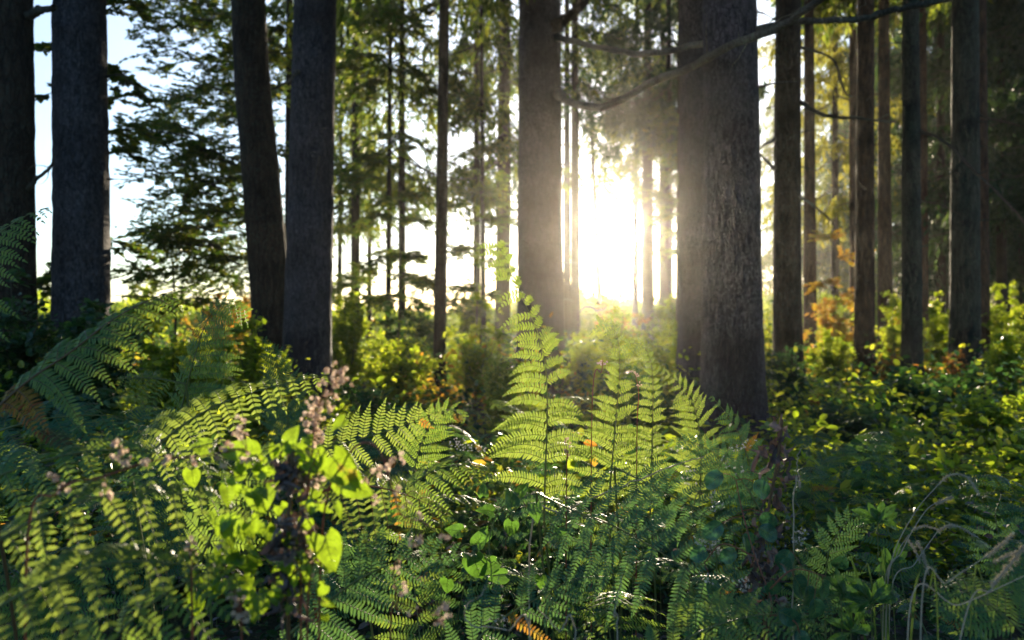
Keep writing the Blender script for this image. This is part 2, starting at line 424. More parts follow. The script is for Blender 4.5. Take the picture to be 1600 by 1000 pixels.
def spruce_crown(leaf, wood, z0, z1, rad, nbr, twigs, quads, seed, droop=0.45, size=1.0, gap=None, az=None):
    """drooping boughs with hanging sprays; z0..z1 above the tree base, axis at the origin"""
    rg = np.random.default_rng(seed)
    zb = z0 + (z1 - z0) * rg.uniform(0, 1, nbr) ** 0.9
    azm = rg.uniform(0, 2 * math.pi, nbr) if az is None else rg.normal(az[0], az[1], nbr)
    prof = np.clip((z1 - zb) / (z1 - z0), 0, 1) ** 0.6
    L = rad * prof * rg.uniform(0.6, 1.1, nbr) + 0.25
    out = np.stack([np.cos(azm), np.sin(azm), np.zeros(nbr)], -1)
    side = np.stack([-np.sin(azm), np.cos(azm), np.zeros(nbr)], -1)
    def bough(u, k):
        # u (...), k index: a bough that leaves level, sags and lifts at the tip
        zz = -droop * L[k] * (1.5 * u - 0.75 * u ** 2) + 0.12 * L[k] * u ** 3
        return out[k] * (L[k] * u)[..., None] + np.stack([0 * u, 0 * u, zb[k] + zz], -1)
    for b in range(nbr):
        uu = np.linspace(0, 1, 6)
        tube(wood, bough(uu, np.full(6, b)), 0.007 + 0.02 * (L[b] / rad) * (1 - uu), 4)
    nt_ = (twigs * L / rad).astype(int) + 4
    k = np.repeat(np.arange(nbr), nt_)
    u = rg.uniform(0.12, 1.0, len(k))
    base = bough(u, k)
    tl = (0.30 + 0.35 * rg.uniform(0, 1, len(k))) * size * (1.1 - 0.5 * u)
    sgn = rg.choice([-1, 1], len(k))
    dirn = nz(side[k] * (sgn * rg.uniform(0.1, 0.9, len(k)))[:, None] + out[k] * 0.35 + np.array([0, 0, -1]) * rg.uniform(0.25, 1.2, (len(k), 1)) + rg.normal(0, 0.15, (len(k), 3)))
    kk = np.repeat(np.arange(len(k)), quads)
    v = rg.uniform(0, 1, len(kk))
    sag = np.zeros((len(kk), 3)); sag[:, 2] = -0.35 * (v ** 2) * tl[kk]
    p = base[kk] + dirn[kk] * (tl[kk] * v)[:, None] + sag + rg.normal(0, 0.02, (len(kk), 3)) * size
    d = nz(dirn[kk] + rg.normal(0, 0.45, (len(kk), 3)) + np.array([0, 0, -0.3]))
    keep = np.ones(len(kk), bool)
    if gap is not None:
        keep = gap(p)
    strips(leaf, p[keep], d[keep], rg.normal(0, 1, (keep.sum(), 3)), size * rg.uniform(0.08, 0.17, keep.sum()), size * rg.uniform(0.025, 0.055, keep.sum()))

def sun_gap(base, r=0.55, soft=0.7):
    """boughs are missing along the line the sun shines through to the clearing"""
    b = np.asarray(base, float)
    def f(p):
        q = p + b
        y = np.maximum(q[:, 1], 0.1)
        ox = np.clip(q[:, 0] - y * 178 / F, -1.0, 0.35); oz = np.clip(q[:, 2] - CZ - y * 140 / F, -0.35, 0.0)
        sx = (q[:, 0] - ox) / y * F - 178; sy = (q[:, 2] - oz - CZ) / y * F - 140
        d = np.hypot(sx, sy * 0.9)
        lim = 22
        pr = np.clip((d - lim) / 95, 0, 1)
        rr = np.random.default_rng(5).uniform(0, 1, len(q))
        return rr < pr * 0.9 + 0.02 + (d > 125)
    return f

def broad_spray(leaf, wood, start, end, rg, n_tw=16, nl=24, spread=0.5, size=0.07, flat=0.25, r=0.012):
    """a leafy bough from start to end with flat layered side twigs"""
    start = np.asarray(start, float); end = np.asarray(end, float)
    mid = (start + end) / 2 + np.array([0, 0, 0.12 * np.linalg.norm(end - start)])
    c = spline([start, mid, end], 14)
    tube(wood, c, np.linspace(r, r * 0.25, 14), 5)
    ax = nz(end - start); sd = nz(np.cross(ax, [0, 0, 1]))
    for q in range(n_tw):
        u = rg.uniform(0.15, 1.0)
        b = c[int(u * 13)]
        l = spread * rg.uniform(0.4, 1.0) * (1.15 - 0.6 * u)
        d = nz(sd * rg.choice([-1, 1]) * rg.uniform(0.5, 1) + ax * rg.uniform(0.1, 0.8) + np.array([0, 0, 1]) * rg.normal(-0.05, flat))
        tw = b + d * l * np.linspace(0, 1, 5)[:, None] + np.array([0, 0, -0.12 * l]) * (np.linspace(0, 1, 5) ** 2)[:, None]
        tube(wood, tw, np.linspace(r * 0.35, 0.0012, 5), 3)
        v = np.sort(rg.uniform(0.1, 1.0, nl))
        p = b + d * (l * v)[:, None] + np.stack([0 * v, 0 * v, -0.12 * l * v ** 2], -1)
        s2 = nz(np.cross(d, [0, 0, 1]))
        sg = np.where(np.arange(nl) % 2 == 0, 1, -1)[:, None]
        ld = nz(d * 0.7 + s2 * sg * rg.uniform(0.5, 1.1, (nl, 1)) + rg.normal(0, 0.2, (nl, 3)))
        ln = np.array([0, 0, 1]) + rg.normal(0, 0.38, (nl, 3))
        S = size * rg.uniform(0.65, 1.15, nl)
        leaves(leaf, p, ld, ln, S, S * 0.62, fold=0.15)

def make_tree(label, pxt, pxb, w, Y, H=20, bark='bark_brown', group=None, crown=None, name='spruce_tree', cat='conifer tree',
              branches=(), flare=0.35, bend=None, seed=None, sprays=(), mats=None, stubs=0):
    """pxt/pxb: photo x of the axis at the top edge and at the foot; w: photo width of the stem at eye height"""
    seed = seed if seed is not None else int(pxb * 7 + Y * 13) % 9973
    r = w / F * Y / 2
    x0 = (pxb - 800) / F * Y
    zt = CZ + 500 / F * Y
    x1 = (pxt - 800) / F * Y
    gz = float(ground(x0, Y))
    t = thing(name, label, cat, (x0, Y, gz), group)
    if bend:
        zs = [-0.3] + [CZ - (py - 500) / F * Y - gz for py, _ in bend]
        xs = [(bend[0][1] - 800) / F * Y - x0] + [(px - 800) / F * Y - x0 for _, px in bend]
        sl = (xs[-1] - xs[-2]) / max(zs[-1] - zs[-2], 0.1)
        zs.append(H); xs.append(xs[-1] + sl * 0.3 * (H - zs[-2]))
        ax = dict(H=H, z=zs, x=xs, y=[0] * len(zs))
    else:
        sl = (x1 - x0) / zt
        ax = dict(H=H, z=[-0.3, 0, H], x=[0, 0, sl * H], y=[0, 0, 0])
    rs = r / (1 - 0.78 * min(CZ, H) / H)
    mb = MB(); trunk_mesh(mb, ax, rs, flare, seed=seed, sides=36 if w > 30 else 20)
    if stubs:
        rg = np.random.default_rng(seed + 3)
        for k in range(stubs):
            z = rg.uniform(1.2, min(zt * 1.1, H * 0.7)); a = rg.uniform(0, 6.28)
            rr = rs * (1 - 0.78 * z / H)
            c = np.array([np.interp(z, ax['z'], ax['x']), 0, z])
            d = nz([math.cos(a), math.sin(a), rg.normal(0.0, 0.25)])
            l = rg.uniform(0.05, 0.35) * (1 + rs * 2)
            tube(mb, [c + d * rr * 0.8, c + d * (rr + l * 0.5), c + d * (rr + l) + np.array([0, 0, -0.1 * l])], [0.012, 0.007, 0.002], 4)
    mb.build('trunk', M[bark], t, smooth=True)
    off = np.array([x0, Y, gz])
    for br in branches:
        b = MB()
        pts = np.array([P(px, py, yy) for px, py, yy in br['pts']]) - off
        c = spline(pts, max(8, len(pts) * 6))
        n = len(c)
        rr = np.linspace(br['r'][0], br['r'][1], n)
        rg = np.random.default_rng(seed + 17)
        wob = np.interp(np.arange(n), np.linspace(0, n - 1, max(4, n // 5)), rg.normal(0, 1, max(4, n // 5)))
        wob2 = np.interp(np.arange(n), np.linspace(0, n - 1, max(4, n // 4)), rg.normal(0, 1, max(4, n // 4)))
        c[1:] += (rg.normal(0, 1, (n - 1, 3)) * rr[1:, None] * 0.18) + np.stack([0 * wob, wob2, wob], -1)[1:] * rr[1:, None] * 0.8
        knot = 1 + rg.normal(0, 0.06, n) + 0.3 * (rg.uniform(0, 1, n) < 0.12)
        knot[:3] *= [1.9, 1.5, 1.2]
        tube(b, c, rr * knot, 9)
        for k in range(br.get('twigs', 0)):
            i = rg.integers(n // 4, n - 1)
            d = nz(rg.normal(0, 1, 3) * [1, 0.6, 1] + nz(c[i] - c[i - 1]) * 0.6)
            l = rg.uniform(0.1, 0.45)
            q = c[i] + d * l * np.linspace(0, 1, 5)[:, None] + rg.normal(0, 0.022, (5, 3)) * np.linspace(0, 1, 5)[:, None]
            q[0] = c[i]
            tube(b, q, np.linspace(min(rr[i] * 0.5, 0.006), 0.0012, 5), 4)
        b.build('branch', M[br.get('mat', 'twig')], t, smooth=True)
    if crown:
        leaf, wood = MB(), MB()
        for cr in (crown if isinstance(crown, list) else [crown]):
            cr = dict(cr)
            g = sun_gap((x0, Y, gz))
            spruce_crown(leaf, wood, seed=seed + 1, gap=g, **cr)
        wood.build('boughs', M['twig'], t)
        leaf.build('crown', M[mats or 'needles'], t)
    if sprays:
        leaf, wood = MB(), MB(); rg = np.random.default_rng(seed + 5)
        for s, e, kw in sprays:
            broad_spray(leaf, wood, P(*s) - off, P(*e) - off, rg, **kw)
        wood.build('boughs', M['twig'], t)
        leaf.build('crown', M[mats or 'beech'], t)
    return t

def high_crown(z0=7.0, z1=20, rad=2.8, nbr=70, twigs=34, quads=7, size=1.9):
    return dict(z0=z0, z1=z1, rad=rad, nbr=nbr, twigs=twigs, quads=quads, size=size)

def auto_sprays(px0, Y0, xr, yr, n, y0, y1, n_tw=(14, 26), nl=22, spread=(0.35, 0.8), size=0.055, seed=3):
    """leafy boughs from a stem out to points spread through a region"""
    rg = np.random.default_rng(seed); out = []
    for k in range(n):
        ex = rg.uniform(*xr); ey = rg.uniform(*yr); eY = rg.uniform(y0, y1)
        u = rg.uniform(0.2, 0.6)
        sx = px0 + (ex - px0) * u; sy = ey - abs(ex - px0) * rg.uniform(-0.1, 0.25)
        out.append(((sx, sy, Y0 + (eY - Y0) * u), (ex, ey, eY), dict(n_tw=int(rg.integers(*n_tw)), nl=nl, spread=rg.uniform(*spread), size=size)))
    return out
# --- the big stems near the camera
GN = 'large tree trunks near the camera'
make_tree('very dark thick trunk cut by the left edge of the photo', 10, 12, 80, 6.3, 21, 'bark_brown', GN, high_crown(6.5),
          branches=[dict(pts=[(30, 22, 6.3), (55, 28, 6.2), (85, 15, 6.1)], r=(0.035, 0.025)),
                    dict(pts=[(30, 305, 6.3), (55, 285, 6.2), (80, 262, 6.1), (84, 240, 6.1)], r=(0.02, 0.006), twigs=2)])
make_tree('thick grey trunk second from the left with bluish bark', 125, 128, 84, 6.6, 22, 'bark_grey', GN, high_crown(7),
          branches=[dict(pts=[(165, 120, 6.6), (190, 118, 6.4), (230, 150, 6.3)], r=(0.006, 0.002), twigs=3),
                    dict(pts=[(168, 280, 6.6), (200, 281, 6.4), (240, 290, 6.3)], r=(0.005, 0.0015), twigs=3)])
make_tree('dark brown trunk leaning to the right behind the grey leaning trunk', 388, 428, 62, 8.6, 19, 'bark_brown', GN, None,
          name='beech_tree', cat='broadleaf tree', bend=[(600, 430), (480, 424), (330, 412), (150, 396), (0, 388)],
          sprays=auto_sprays(400, 8.8, (190, 450), (-20, 440), 44, 8.6, 10.5))
make_tree('thick grey trunk leaning slightly left at its foot, left of centre', 492, 478, 74, 7.5, 21, 'bark_grey', GN, high_crown(6.5), flare=0.2,
          branches=[dict(pts=[(465, 112, 7.3), (455, 122, 7.1), (440, 132, 7.0), (425, 140, 6.9)], r=(0.014, 0.007)),
                    dict(pts=[(500, 245, 7.2), (493, 275, 7.1), (487, 290, 7.1)], r=(0.006, 0.003))])
make_tree('massive pinkish grey trunk in the middle, just left of the sun', 843, 845, 74, 10.5, 23, 'bark_grey', GN, high_crown(6.2, 22, 3.0),
          stubs=14,
          branches=[dict(pts=[(870, 150, 10.4), (900, 160, 9.6), (960, 156, 8.3), (1040, 118, 7.0), (1110, 88, 5.9), (1200, 45, 5.2), (1290, -8, 4.8)], r=(0.045, 0.022), twigs=9, mat='limb'),
                    dict(pts=[(866, 60, 10.5), (930, 70, 9.0), (1030, 78, 7.5), (1110, 66, 6.7), (1200, 42, 6.0), (1330, 28, 5.6), (1400, 12, 5.4), (1490, -8, 5.2)], r=(0.034, 0.018), twigs=10, mat='limb'),
                    dict(pts=[(866, 45, 10.4), (890, 20, 10.3), (925, -12, 10.2)], r=(0.075, 0.055), mat='bark_brown')])
make_tree('dark trunk pressed behind the large grey trunk right of the sun', 1092, 1096, 68, 8.8, 20, 'bark_grey', GN, high_crown(7.5, 20, 2.6))
make_tree('largest grey trunk right of the sun, its foot among the ferns', 1140, 1146, 90, 6.2, 23, 'bark_grey', GN, high_crown(6.2, 22, 3.0), stubs=12)
# --- the middle distance, right side
GR = 'straight conifer trunks on the right'
make_tree('broad brown trunk with a flared foot, first to the right of the large grey trunk', 1231, 1230, 44, 11, 22, 'bark_brown', GR, high_crown(8, 22, 2.6), stubs=10,
          branches=[dict(pts=[(1240, 150, 11), (1290, 178, 10.5), (1340, 185, 10.2), (1400, 192, 10)], r=(0.03, 0.012), twigs=5),
                    dict(pts=[(1212, 215, 11), (1195, 225, 10.6), (1188, 232, 10.5)], r=(0.02, 0.01)),
                    dict(pts=[(1245, 70, 11), (1300, 90, 10.5), (1318, 140, 10.4), (1330, 152, 10.3)], r=(0.018, 0.008), twigs=4),
                    dict(pts=[(1212, 262, 11), (1192, 245, 10.6), (1186, 240, 10.5)], r=(0.02, 0.01)),
                    dict(pts=[(1240, 300, 11), (1268, 318, 10.6), (1298, 345, 10.4)], r=(0.018, 0.012), twigs=4)])
make_tree('slim reddish brown trunk close beside the broad flared trunk', 1264, 1266, 20, 17, 20, 'bark_red_lit', GR, high_crown(9, 20, 2.2), stubs=6)
make_tree('thin trunk with a sunlit orange edge, hidden behind a darker one', 1332, 1336, 15, 19, 20, 'bark_red_lit', GR, high_crown(10, 20, 2.2), flare=0.1, stubs=4)
make_tree('straight reddish brown trunk with its foot clear of the bushes', 1353, 1350, 30, 12.4, 22, 'bark_red_lit', GR, high_crown(9, 22, 2.4), stubs=12)
make_tree('slim reddish trunk between the straight dark one and the greenish one', 1381, 1383, 21, 17.5, 21, 'bark_red_lit', GR, high_crown(9, 21, 2.2), stubs=8)
make_tree('greenish grey slim trunk standing forward among the right bushes', 1423, 1425, 29, 10.4, 20, 'bark_green', GR, high_crown(8, 20, 2.3), stubs=9,
          branches=[dict(pts=[(1436, 208, 10.4), (1460, 212, 10), (1490, 232, 9.6), (1530, 275, 9.2), (1580, 322, 8.9), (1610, 360, 8.7)], r=(0.02, 0.008), twigs=6),
                    dict(pts=[(1436, 315, 10.4), (1465, 318, 10), (1500, 335, 9.6)], r=(0.012, 0.004), twigs=3)])
make_tree('thin orange brown trunk peeping out right of the greenish one', 1441, 1443, 16, 19, 20, 'bark_red_lit', GR, high_crown(9, 20, 2.0), flare=0.1, stubs=3)
make_tree('wide very dark trunk near the right edge with a thin bright left rim', 1508, 1508, 44, 11.5, 22, 'bark_green', GR, high_crown(8, 22, 2.5), stubs=10,
          branches=[dict(pts=[(1525, 180, 11.5), (1570, 190, 11), (1620, 205, 10.6)], r=(0.016, 0.006), twigs=5)])
make_tree('reddish trunk almost merged with the wide dark trunk near the right edge', 1530, 1532, 26, 14, 21, 'bark_red_lit', GR, high_crown(9, 21, 2.2), stubs=6)
# --- the middle distance, left and centre
GT = 'slim conifers in the middle distance'
make_tree('thin dark trunk right of the two leaning trunks, hung with drooping foliage', 556, 555, 15, 19, 19, 'bark_brown', GT,
          [dict(z0=2.9, z1=19, rad=2.6, nbr=55, twigs=20, quads=13, size=1.35)], stubs=10)
make_tree('very thin faint trunk just right of the left thin dark trunk', 578, 577, 8, 24, 16, 'bark_brown', GT,
          [dict(z0=4.5, z1=16, rad=1.6, nbr=50, twigs=34, quads=8, size=1.2)])
make_tree('hair-thin trunk between the leaning grey trunk and the thin dark one', 534, 530, 8, 22, 15, 'bark_brown', GT,
          [dict(z0=3.6, z1=15, rad=1.4, nbr=36, twigs=30, quads=7, size=1.2)])
make_tree('slender nearer trunk left of centre whose foot stands in the undergrowth', 694, 686, 19, 9.6, 17, 'bark_brown', GT, high_crown(5.6, 17, 1.8, 60, 30, 7, 1.5), flare=0.25, stubs=12,
          branches=[dict(pts=[(690, 178, 9.6), (720, 183, 9.4), (780, 192, 9.2)], r=(0.006, 0.002), twigs=4),
                    dict(pts=[(700, 20, 9.6), (760, 40, 9.4), (810, 48, 9.2)], r=(0.007, 0.003), twigs=5),
                    dict(pts=[(690, 165, 9.6), (640, 160, 9.4), (600, 175, 9.2)], r=(0.006, 0.002), twigs=5)])
make_tree('mid-sized trunk just left of the massive middle trunk, seen against white sky', 789, 785, 24, 20, 21, 'bark_brown', GT,
          [dict(z0=4.9, z1=21, rad=2.6, nbr=70, twigs=22, quads=13, size=1.3)], stubs=6)
make_tree('slim trunk just right of the massive middle trunk', 898, 899, 15, 20, 20, 'bark_brown', GT,
          [dict(z0=6.2, z1=20, rad=2.4, nbr=45, twigs=24, quads=12, size=1.25)], stubs=6)
make_tree('very thin slanting young trunk left of the sun', 915, 940, 8, 30, 15, 'bark_brown', GT,
          [dict(z0=3.6, z1=15, rad=1.7, nbr=46, twigs=20, quads=9, size=1.4)], flare=0.1,
          branches=[dict(pts=[(938, 488, 30), (915, 480, 30), (905, 490, 30)], r=(0.05, 0.02)), dict(pts=[(938, 488, 30), (955, 478, 30), (972, 488, 30)], r=(0.05, 0.02))])
make_tree('thin trunk directly under the sun', 995, 992, 10, 30, 20, 'bark_brown', GT,
          [dict(z0=5, z1=20, rad=1.6, nbr=60, twigs=44, quads=9, size=1.4)], flare=0.15)
make_tree('wider trunk whose middle is swallowed by the sun glare', 1012, 1012, 20, 28, 22, 'bark_brown', GT,
          [dict(z0=3.8, z1=22, rad=2.6, nbr=84, twigs=24, quads=14, size=1.4)], flare=0.15)
make_tree('hazy trunk between the sun and the dark brown trunk', 1036, 1037, 15, 32, 21, 'bark_brown', GT,
          [dict(z0=4.0, z1=21, rad=2.8, nbr=80, twigs=24, quads=14, size=1.4)], flare=0.15)
make_tree('slender beech half hidden by the leaning trunks, leafy boughs filling the gap left', 452, 450, 13, 12.5, 15, 'bark_brown', 'leafy young trees', None,
          name='beech_tree', cat='broadleaf tree', flare=0.1, sprays=auto_sprays(450, 12.5, (200, 430), (-10, 470), 64, 11.5, 14, size=0.072, spread=(0.4, 1.0), seed=8))
make_tree('beech with sunlit leaves between the thin dark trunk and the slender nearer one', 610, 606, 9, 16, 16, 'bark_brown', 'leafy young trees', None,
          name='beech_tree', cat='broadleaf tree', flare=0.1, sprays=auto_sprays(606, 16, (520, 700), (-20, 480), 40, 14.5, 18, size=0.095, spread=(0.4, 0.8), seed=18))
make_tree('pale beech with loose leafy boughs left of the mid-sized trunk', 752, 756, 8, 17, 15, 'bark_brown', 'leafy young trees', None,
          name='beech_tree', cat='broadleaf tree', flare=0.1, sprays=auto_sprays(756, 17, (700, 800), (120, 500), 26, 16, 18.5, size=0.09, spread=(0.4, 0.9), seed=19))
make_tree('beech with small leaves between the sun and the dark brown trunk', 1062, 1060, 9, 21, 15, 'bark_brown', 'leafy young trees', None,
          name='beech_tree', cat='broadleaf tree', flare=0.1, sprays=auto_sprays(1060, 21, (1015, 1090), (150, 500), 30, 20, 22.5, size=0.1, spread=(0.4, 0.9), seed=20))
# foliage-hung spruces further back that fill the top of the picture
GF = 'spruces hanging over the clearing'
for lab, px, Y, kw, mt in [
    ('spruce with dense hanging boughs between the thin dark trunk and the slender nearer one', 628, 17, dict(z0=4.2, z1=17, rad=2.6, nbr=60, twigs=22, quads=13, size=1.25), 'needles'),
    ('feathery spruce top above the white sky left of the massive middle trunk', 745, 19, dict(z0=6.4, z1=18, rad=2.2, nbr=55, twigs=22, quads=13, size=1.25), 'needles'),
    ('shadowy spruce boughs at the top between middle trunk and sun', 886, 22, dict(z0=5.8, z1=20, rad=2.9, nbr=85, twigs=28, quads=13, size=1.35), 'needles_dark'),
    ('dark spruce filling the top above the sun', 1045, 24, dict(z0=6.6, z1=21, rad=3.0, nbr=85, twigs=28, quads=13, size=1.45), 'needles_dark'),
    ('spruce with boughs lit yellow behind the slim brown trunks', 1305, 24, dict(z0=4.6, z1=20, rad=2.6, nbr=90, twigs=28, quads=13, size=1.35), 'needles_lit'),
    ('green spruce with wide boughs behind the leaning grey trunk', 505, 23, dict(z0=4.5, z1=19, rad=2.8, nbr=55, twigs=20, quads=13, size=1.4), 'needles')]:
    w = 12 if px != 505 else 10
    make_tree(lab, px, px, w, Y, kw['z1'] + 0.3, 'bark_brown', GF, [kw], mats=mt, flare=0.15)

# --- the dark wood on the far right: a few templates, copied tree by tree
def tree_template(seed, z0, z1, rad, nbr, size, leafmat, twigs=26, quads=12):
    leaf, wood, tr = MB(), MB(), MB()
    spruce_crown(leaf, wood, z0, z1, rad, nbr, twigs, quads, seed, size=size)
    trunk_mesh(tr, dict(H=z1 + 0.4, z=[-0.3, z1 + 0.4], x=[0, 0], y=[0, 0]), 0.16, 0.2, sides=14, seed=seed)
    return tr.mesh('trunk', [M['bark_brown']], True), wood.mesh('boughs', [M['twig']]), leaf.mesh('crown', [M[leafmat]])

T1 = tree_template(101, 2.4, 19, 2.6, 105, 1.6, 'needles_dark')
T2 = tree_template(102, 3.6, 21, 2.9, 105, 1.7, 'needles_dark')
T3 = tree_template(103, 3.0, 17, 2.4, 90, 1.6, 'needles')
far = []
places = [(1470, 24, 0), (1565, 20, 1), (1600, 26, 0), (1640, 18, 1), (1430, 31, 1), (1520, 30, 0), (1575, 34, 1), (1480, 38, 0),
          (1390, 36, 2), (1345, 40, 1), (1610, 40, 0), (1540, 44, 2), (1430, 48, 1), (1300, 46, 2), (1370, 52, 0), (1500, 54, 1),
          (1590, 56, 2), (1260, 55, 2), (1675, 30, 1), (1700, 23, 0), (1215, 50, 2), (1320, 58, 1), (1640, 48, 1)]
words = ['dim spruce of the dark wood behind the gap right of the thin orange brown trunk', 'nearest dark spruce of the wood at the right edge',
         'dark spruce of the wood at the upper right corner', 'dark spruce mostly outside the right edge',
         'far spruce behind the greenish slim trunk', 'far spruce directly behind the wide very dark trunk', 'far spruce just right of the wide dark trunk',
         'pale thin-stemmed spruce deep in the dark wood, left of the wide dark trunk']
for i, (px, Y, k) in enumerate(places):
    x = (px - 800) / F * Y
    lab = words[i] if i < len(words) else 'distant spruce deep in the dark wood on the right, one of many alike'
    t = thing('spruce_tree', lab, 'conifer tree', (x, Y, float(ground(x, Y))), 'dark spruces of the far wood on the right' if i >= len(words) else 'spruces of the dark wood on the right', rng.uniform(0, 6.28))
    s = rng.uniform(0.85, 1.15); t.scale = (s, s, s)
    for me, nm in zip((T1, T2, T3)[k], ('trunk', 'boughs', 'crown')):
        o = bpy.data.objects.new(nm, me); COL.objects.link(o); o.parent = t

# unseen spruces added beside and behind the clearing to cut its ambient light
for i, (x, y, k, s) in enumerate([(4.8, 0.2, 1, 0.95), (5.6, -5.4, 2, 1.1), (-1.5, -9.0, 1, 1.1)]):
    t = thing('spruce_tree', 'added unseen spruce outside the frame, shading the clearing', 'conifer tree', (x, y, float(ground(x, y))), 'added unseen spruces shading the clearing', rng.uniform(0, 6.28))
    t.scale = (s * 1.15, s * 1.15, s)
    for me, nm in zip((T1, T2, T3)[k], ('trunk', 'boughs', 'crown')):
        o = bpy.data.objects.new(nm, me); COL.objects.link(o); o.parent = t

# --- leafy saplings against the sky at the left
def sapling(label, base, top, sprays, leafmat='beech', r=0.02, group='leafy young trees', name='beech_sapling'):
    b = P(*base); b[2] = float(ground(b[0], b[1]))
    t = thing(name, label, 'young tree', b, group)
    w = MB(); tube(w, spline([b - b + [0, 0, -0.1], (P(*top) - b) * 0.5 + [0.06, 0, 0], P(*top) - b], 16), np.linspace(r, r * 0.35, 16), 8)
    w.build('trunk', M['twig'], t, smooth=True)
    leaf, wood = MB(), MB(); rg = np.random.default_rng(int(base[0]) + 3)
    for s, e, kw in sprays:
        broad_spray(leaf, wood, P(*s) - b, P(*e) - b, rg, **kw)
    wood.build('boughs', M['twig'], t); leaf.build('crown', M[leafmat], t)
    return t
sapling('beech sapling reaching out from behind the bluish grey trunk into the sky gap', (150, 600, 7.4), (146, -40, 7.4),
        [((150, 30, 7.4), (215, 5, 7.2), dict(n_tw=18, spread=0.35)), ((150, 100, 7.4), (208, 130, 7.2), dict(n_tw=10, spread=0.25)),
         ((150, 110, 7.4), (225, 150, 7.2), dict(n_tw=12, spread=0.25)), ((150, 170, 7.4), (250, 160, 7.1), dict(n_tw=14, spread=0.28)),
         ((150, 215, 7.4), (260, 225, 7.1), dict(n_tw=20, spread=0.35)), ((150, 250, 7.4), (215, 245, 7.2), dict(n_tw=14, spread=0.3)),
         ((145, 80, 7.4), (62, 75, 7.2), dict(n_tw=12, spread=0.3)), ((145, 150, 7.4), (62, 150, 7.2), dict(n_tw=9, spread=0.2)),
         ((150, 380, 7.4), (215, 405, 7.0), dict(n_tw=18, spread=0.4)), ((145, 420, 7.4), (50, 450, 7.0), dict(n_tw=20, spread=0.4))])
sapling('dark leafy sapling under the white sky left of the leaning trunks', (270, 600, 9.5), (262, 330, 9.5),
        [((265, 360, 9.5), (215, 365, 9.3), dict(n_tw=16, spread=0.5)), ((266, 390, 9.5), (330, 385, 9.3), dict(n_tw=20, spread=0.5)),
         ((268, 430, 9.5), (200, 430, 9.2), dict(n_tw=22, spread=0.6)), ((268, 420, 9.5), (350, 430, 9.2), dict(n_tw=24, spread=0.6)),
         ((268, 470, 9.5), (230, 480, 9.0), dict(n_tw=24, spread=0.7)), ((268, 480, 9.5), (350, 480, 9.0), dict(n_tw=26, spread=0.7))])
sapling('bright leafy sapling beside the mid-sized trunk left of the massive one', (742, 600, 14), (738, 300, 14),
        [((740, 320, 14), (700, 330, 13.6), dict(n_tw=16, spread=0.6)), ((740, 350, 14), (785, 345, 13.6), dict(n_tw=16, spread=0.5)),
         ((740, 400, 14), (705, 395, 13.6), dict(n_tw=18, spread=0.6)), ((741, 420, 14), (785, 410, 13.6), dict(n_tw=14, spread=0.5)),
         ((741, 470, 14), (700, 480, 13.4), dict(n_tw=18, spread=0.6))], group='leafy young trees')
sapling('sapling with thin green sprays between the slender nearer trunk and the thin dark trunk', (618, 600, 13), (622, 280, 13),
        [((620, 310, 13), (590, 320, 12.6), dict(n_tw=16, spread=0.5)), ((620, 350, 13), (660, 350, 12.6), dict(n_tw=16, spread=0.5)),
         ((620, 400, 13), (580, 415, 12.6), dict(n_tw=18, spread=0.5)), ((620, 430, 13), (665, 440, 12.6), dict(n_tw=18, spread=0.5)),
         ((620, 460, 13), (600, 480, 12.4), dict(n_tw=18, spread=0.6))])
sapling('sapling turning yellow behind the slim trunks on the right', (1296, 600, 16), (1300, 360, 16),
        [((1300, 380, 16), (1290, 370, 15.6), dict(n_tw=16, spread=0.5)), ((1300, 410, 16), (1345, 400, 15.6), dict(n_tw=20, spread=0.6)),
         ((1300, 440, 16), (1275, 450, 15.6), dict(n_tw=20, spread=0.6)), ((1300, 460, 16), (1350, 465, 15.6), dict(n_tw=24, spread=0.7))], 'bush_gold')

# ------------------------------------------------------------------ bushes
def bush(label, px, py_top, py_bot, wpx, Y, leafmat='bush', n=2600, size=0.055, group=None, name='bush', cat='bush', lobes=7, top=None):
    x = (px - 800) / F * Y
    z0 = float(ground(x, Y))
    zt = (CZ - (py_top - 500) / F * Y - z0) * (1.22 if Y > 7.9 else 1.08)
    R = wpx / F * Y / 2
    t = thing(name, label, cat, (x, Y, z0), group)
    rg = np.random.default_rng(int(px * 3 + Y * 7))
    leaf, wood = MB(), MB()
    per = max(6, n // (lobes * 14))
    for l in range(lobes * 2):
        a = rg.uniform(0, 6.28); rr = R * rg.uniform(0.1, 0.95)
        hh = zt * rg.uniform(0.45, 1.0) * (1 - 0.35 * (rr / R) ** 2)
        tip = np.array([math.cos(a) * rr, math.sin(a) * rr * 0.8, hh])
        st = spline([[rg.normal(0, 0.04), rg.normal(0, 0.04), -0.03], tip * [0.4, 0.4, 0.55], tip], 10)
        tube(wood, st, np.linspace(0.009, 0.002, 10), 4)
        for q in range(8):
            b = st[rg.integers(3, 10)]
            d = nz(rg.normal(0, 1, 3) * [1, 1, 0.45] + [0, 0, 0.25])
            ll = rg.uniform(0.15, 0.5) * max(R, 0.25) * 0.8
            v = rg.uniform(0.05, 1, per)
            p = b + d * (ll * v)[:, None] + rg.normal(0, 0.025, (per, 3))
            p[:, 2] = np.maximum(p[:, 2], 0.02)
            ld = nz(d * 0.6 + rg.normal(0, 0.8, (per, 3)) * [1, 1, 0.5])
            S = size * rg.uniform(0.5, 1.2, per)
            leaves(leaf, p, ld, np.array([0, -0.25, 1]) + rg.normal(0, 0.5, (per, 3)), S, S * 0.66, fold=0.15)
            tube(wood, [b, b + d * ll * 0.5, b + d * ll], [0.003, 0.002, 0.001], 3)
    wood.build('stems', M['twig'], t); leaf.build('foliage', M[leafmat], t)
    return t

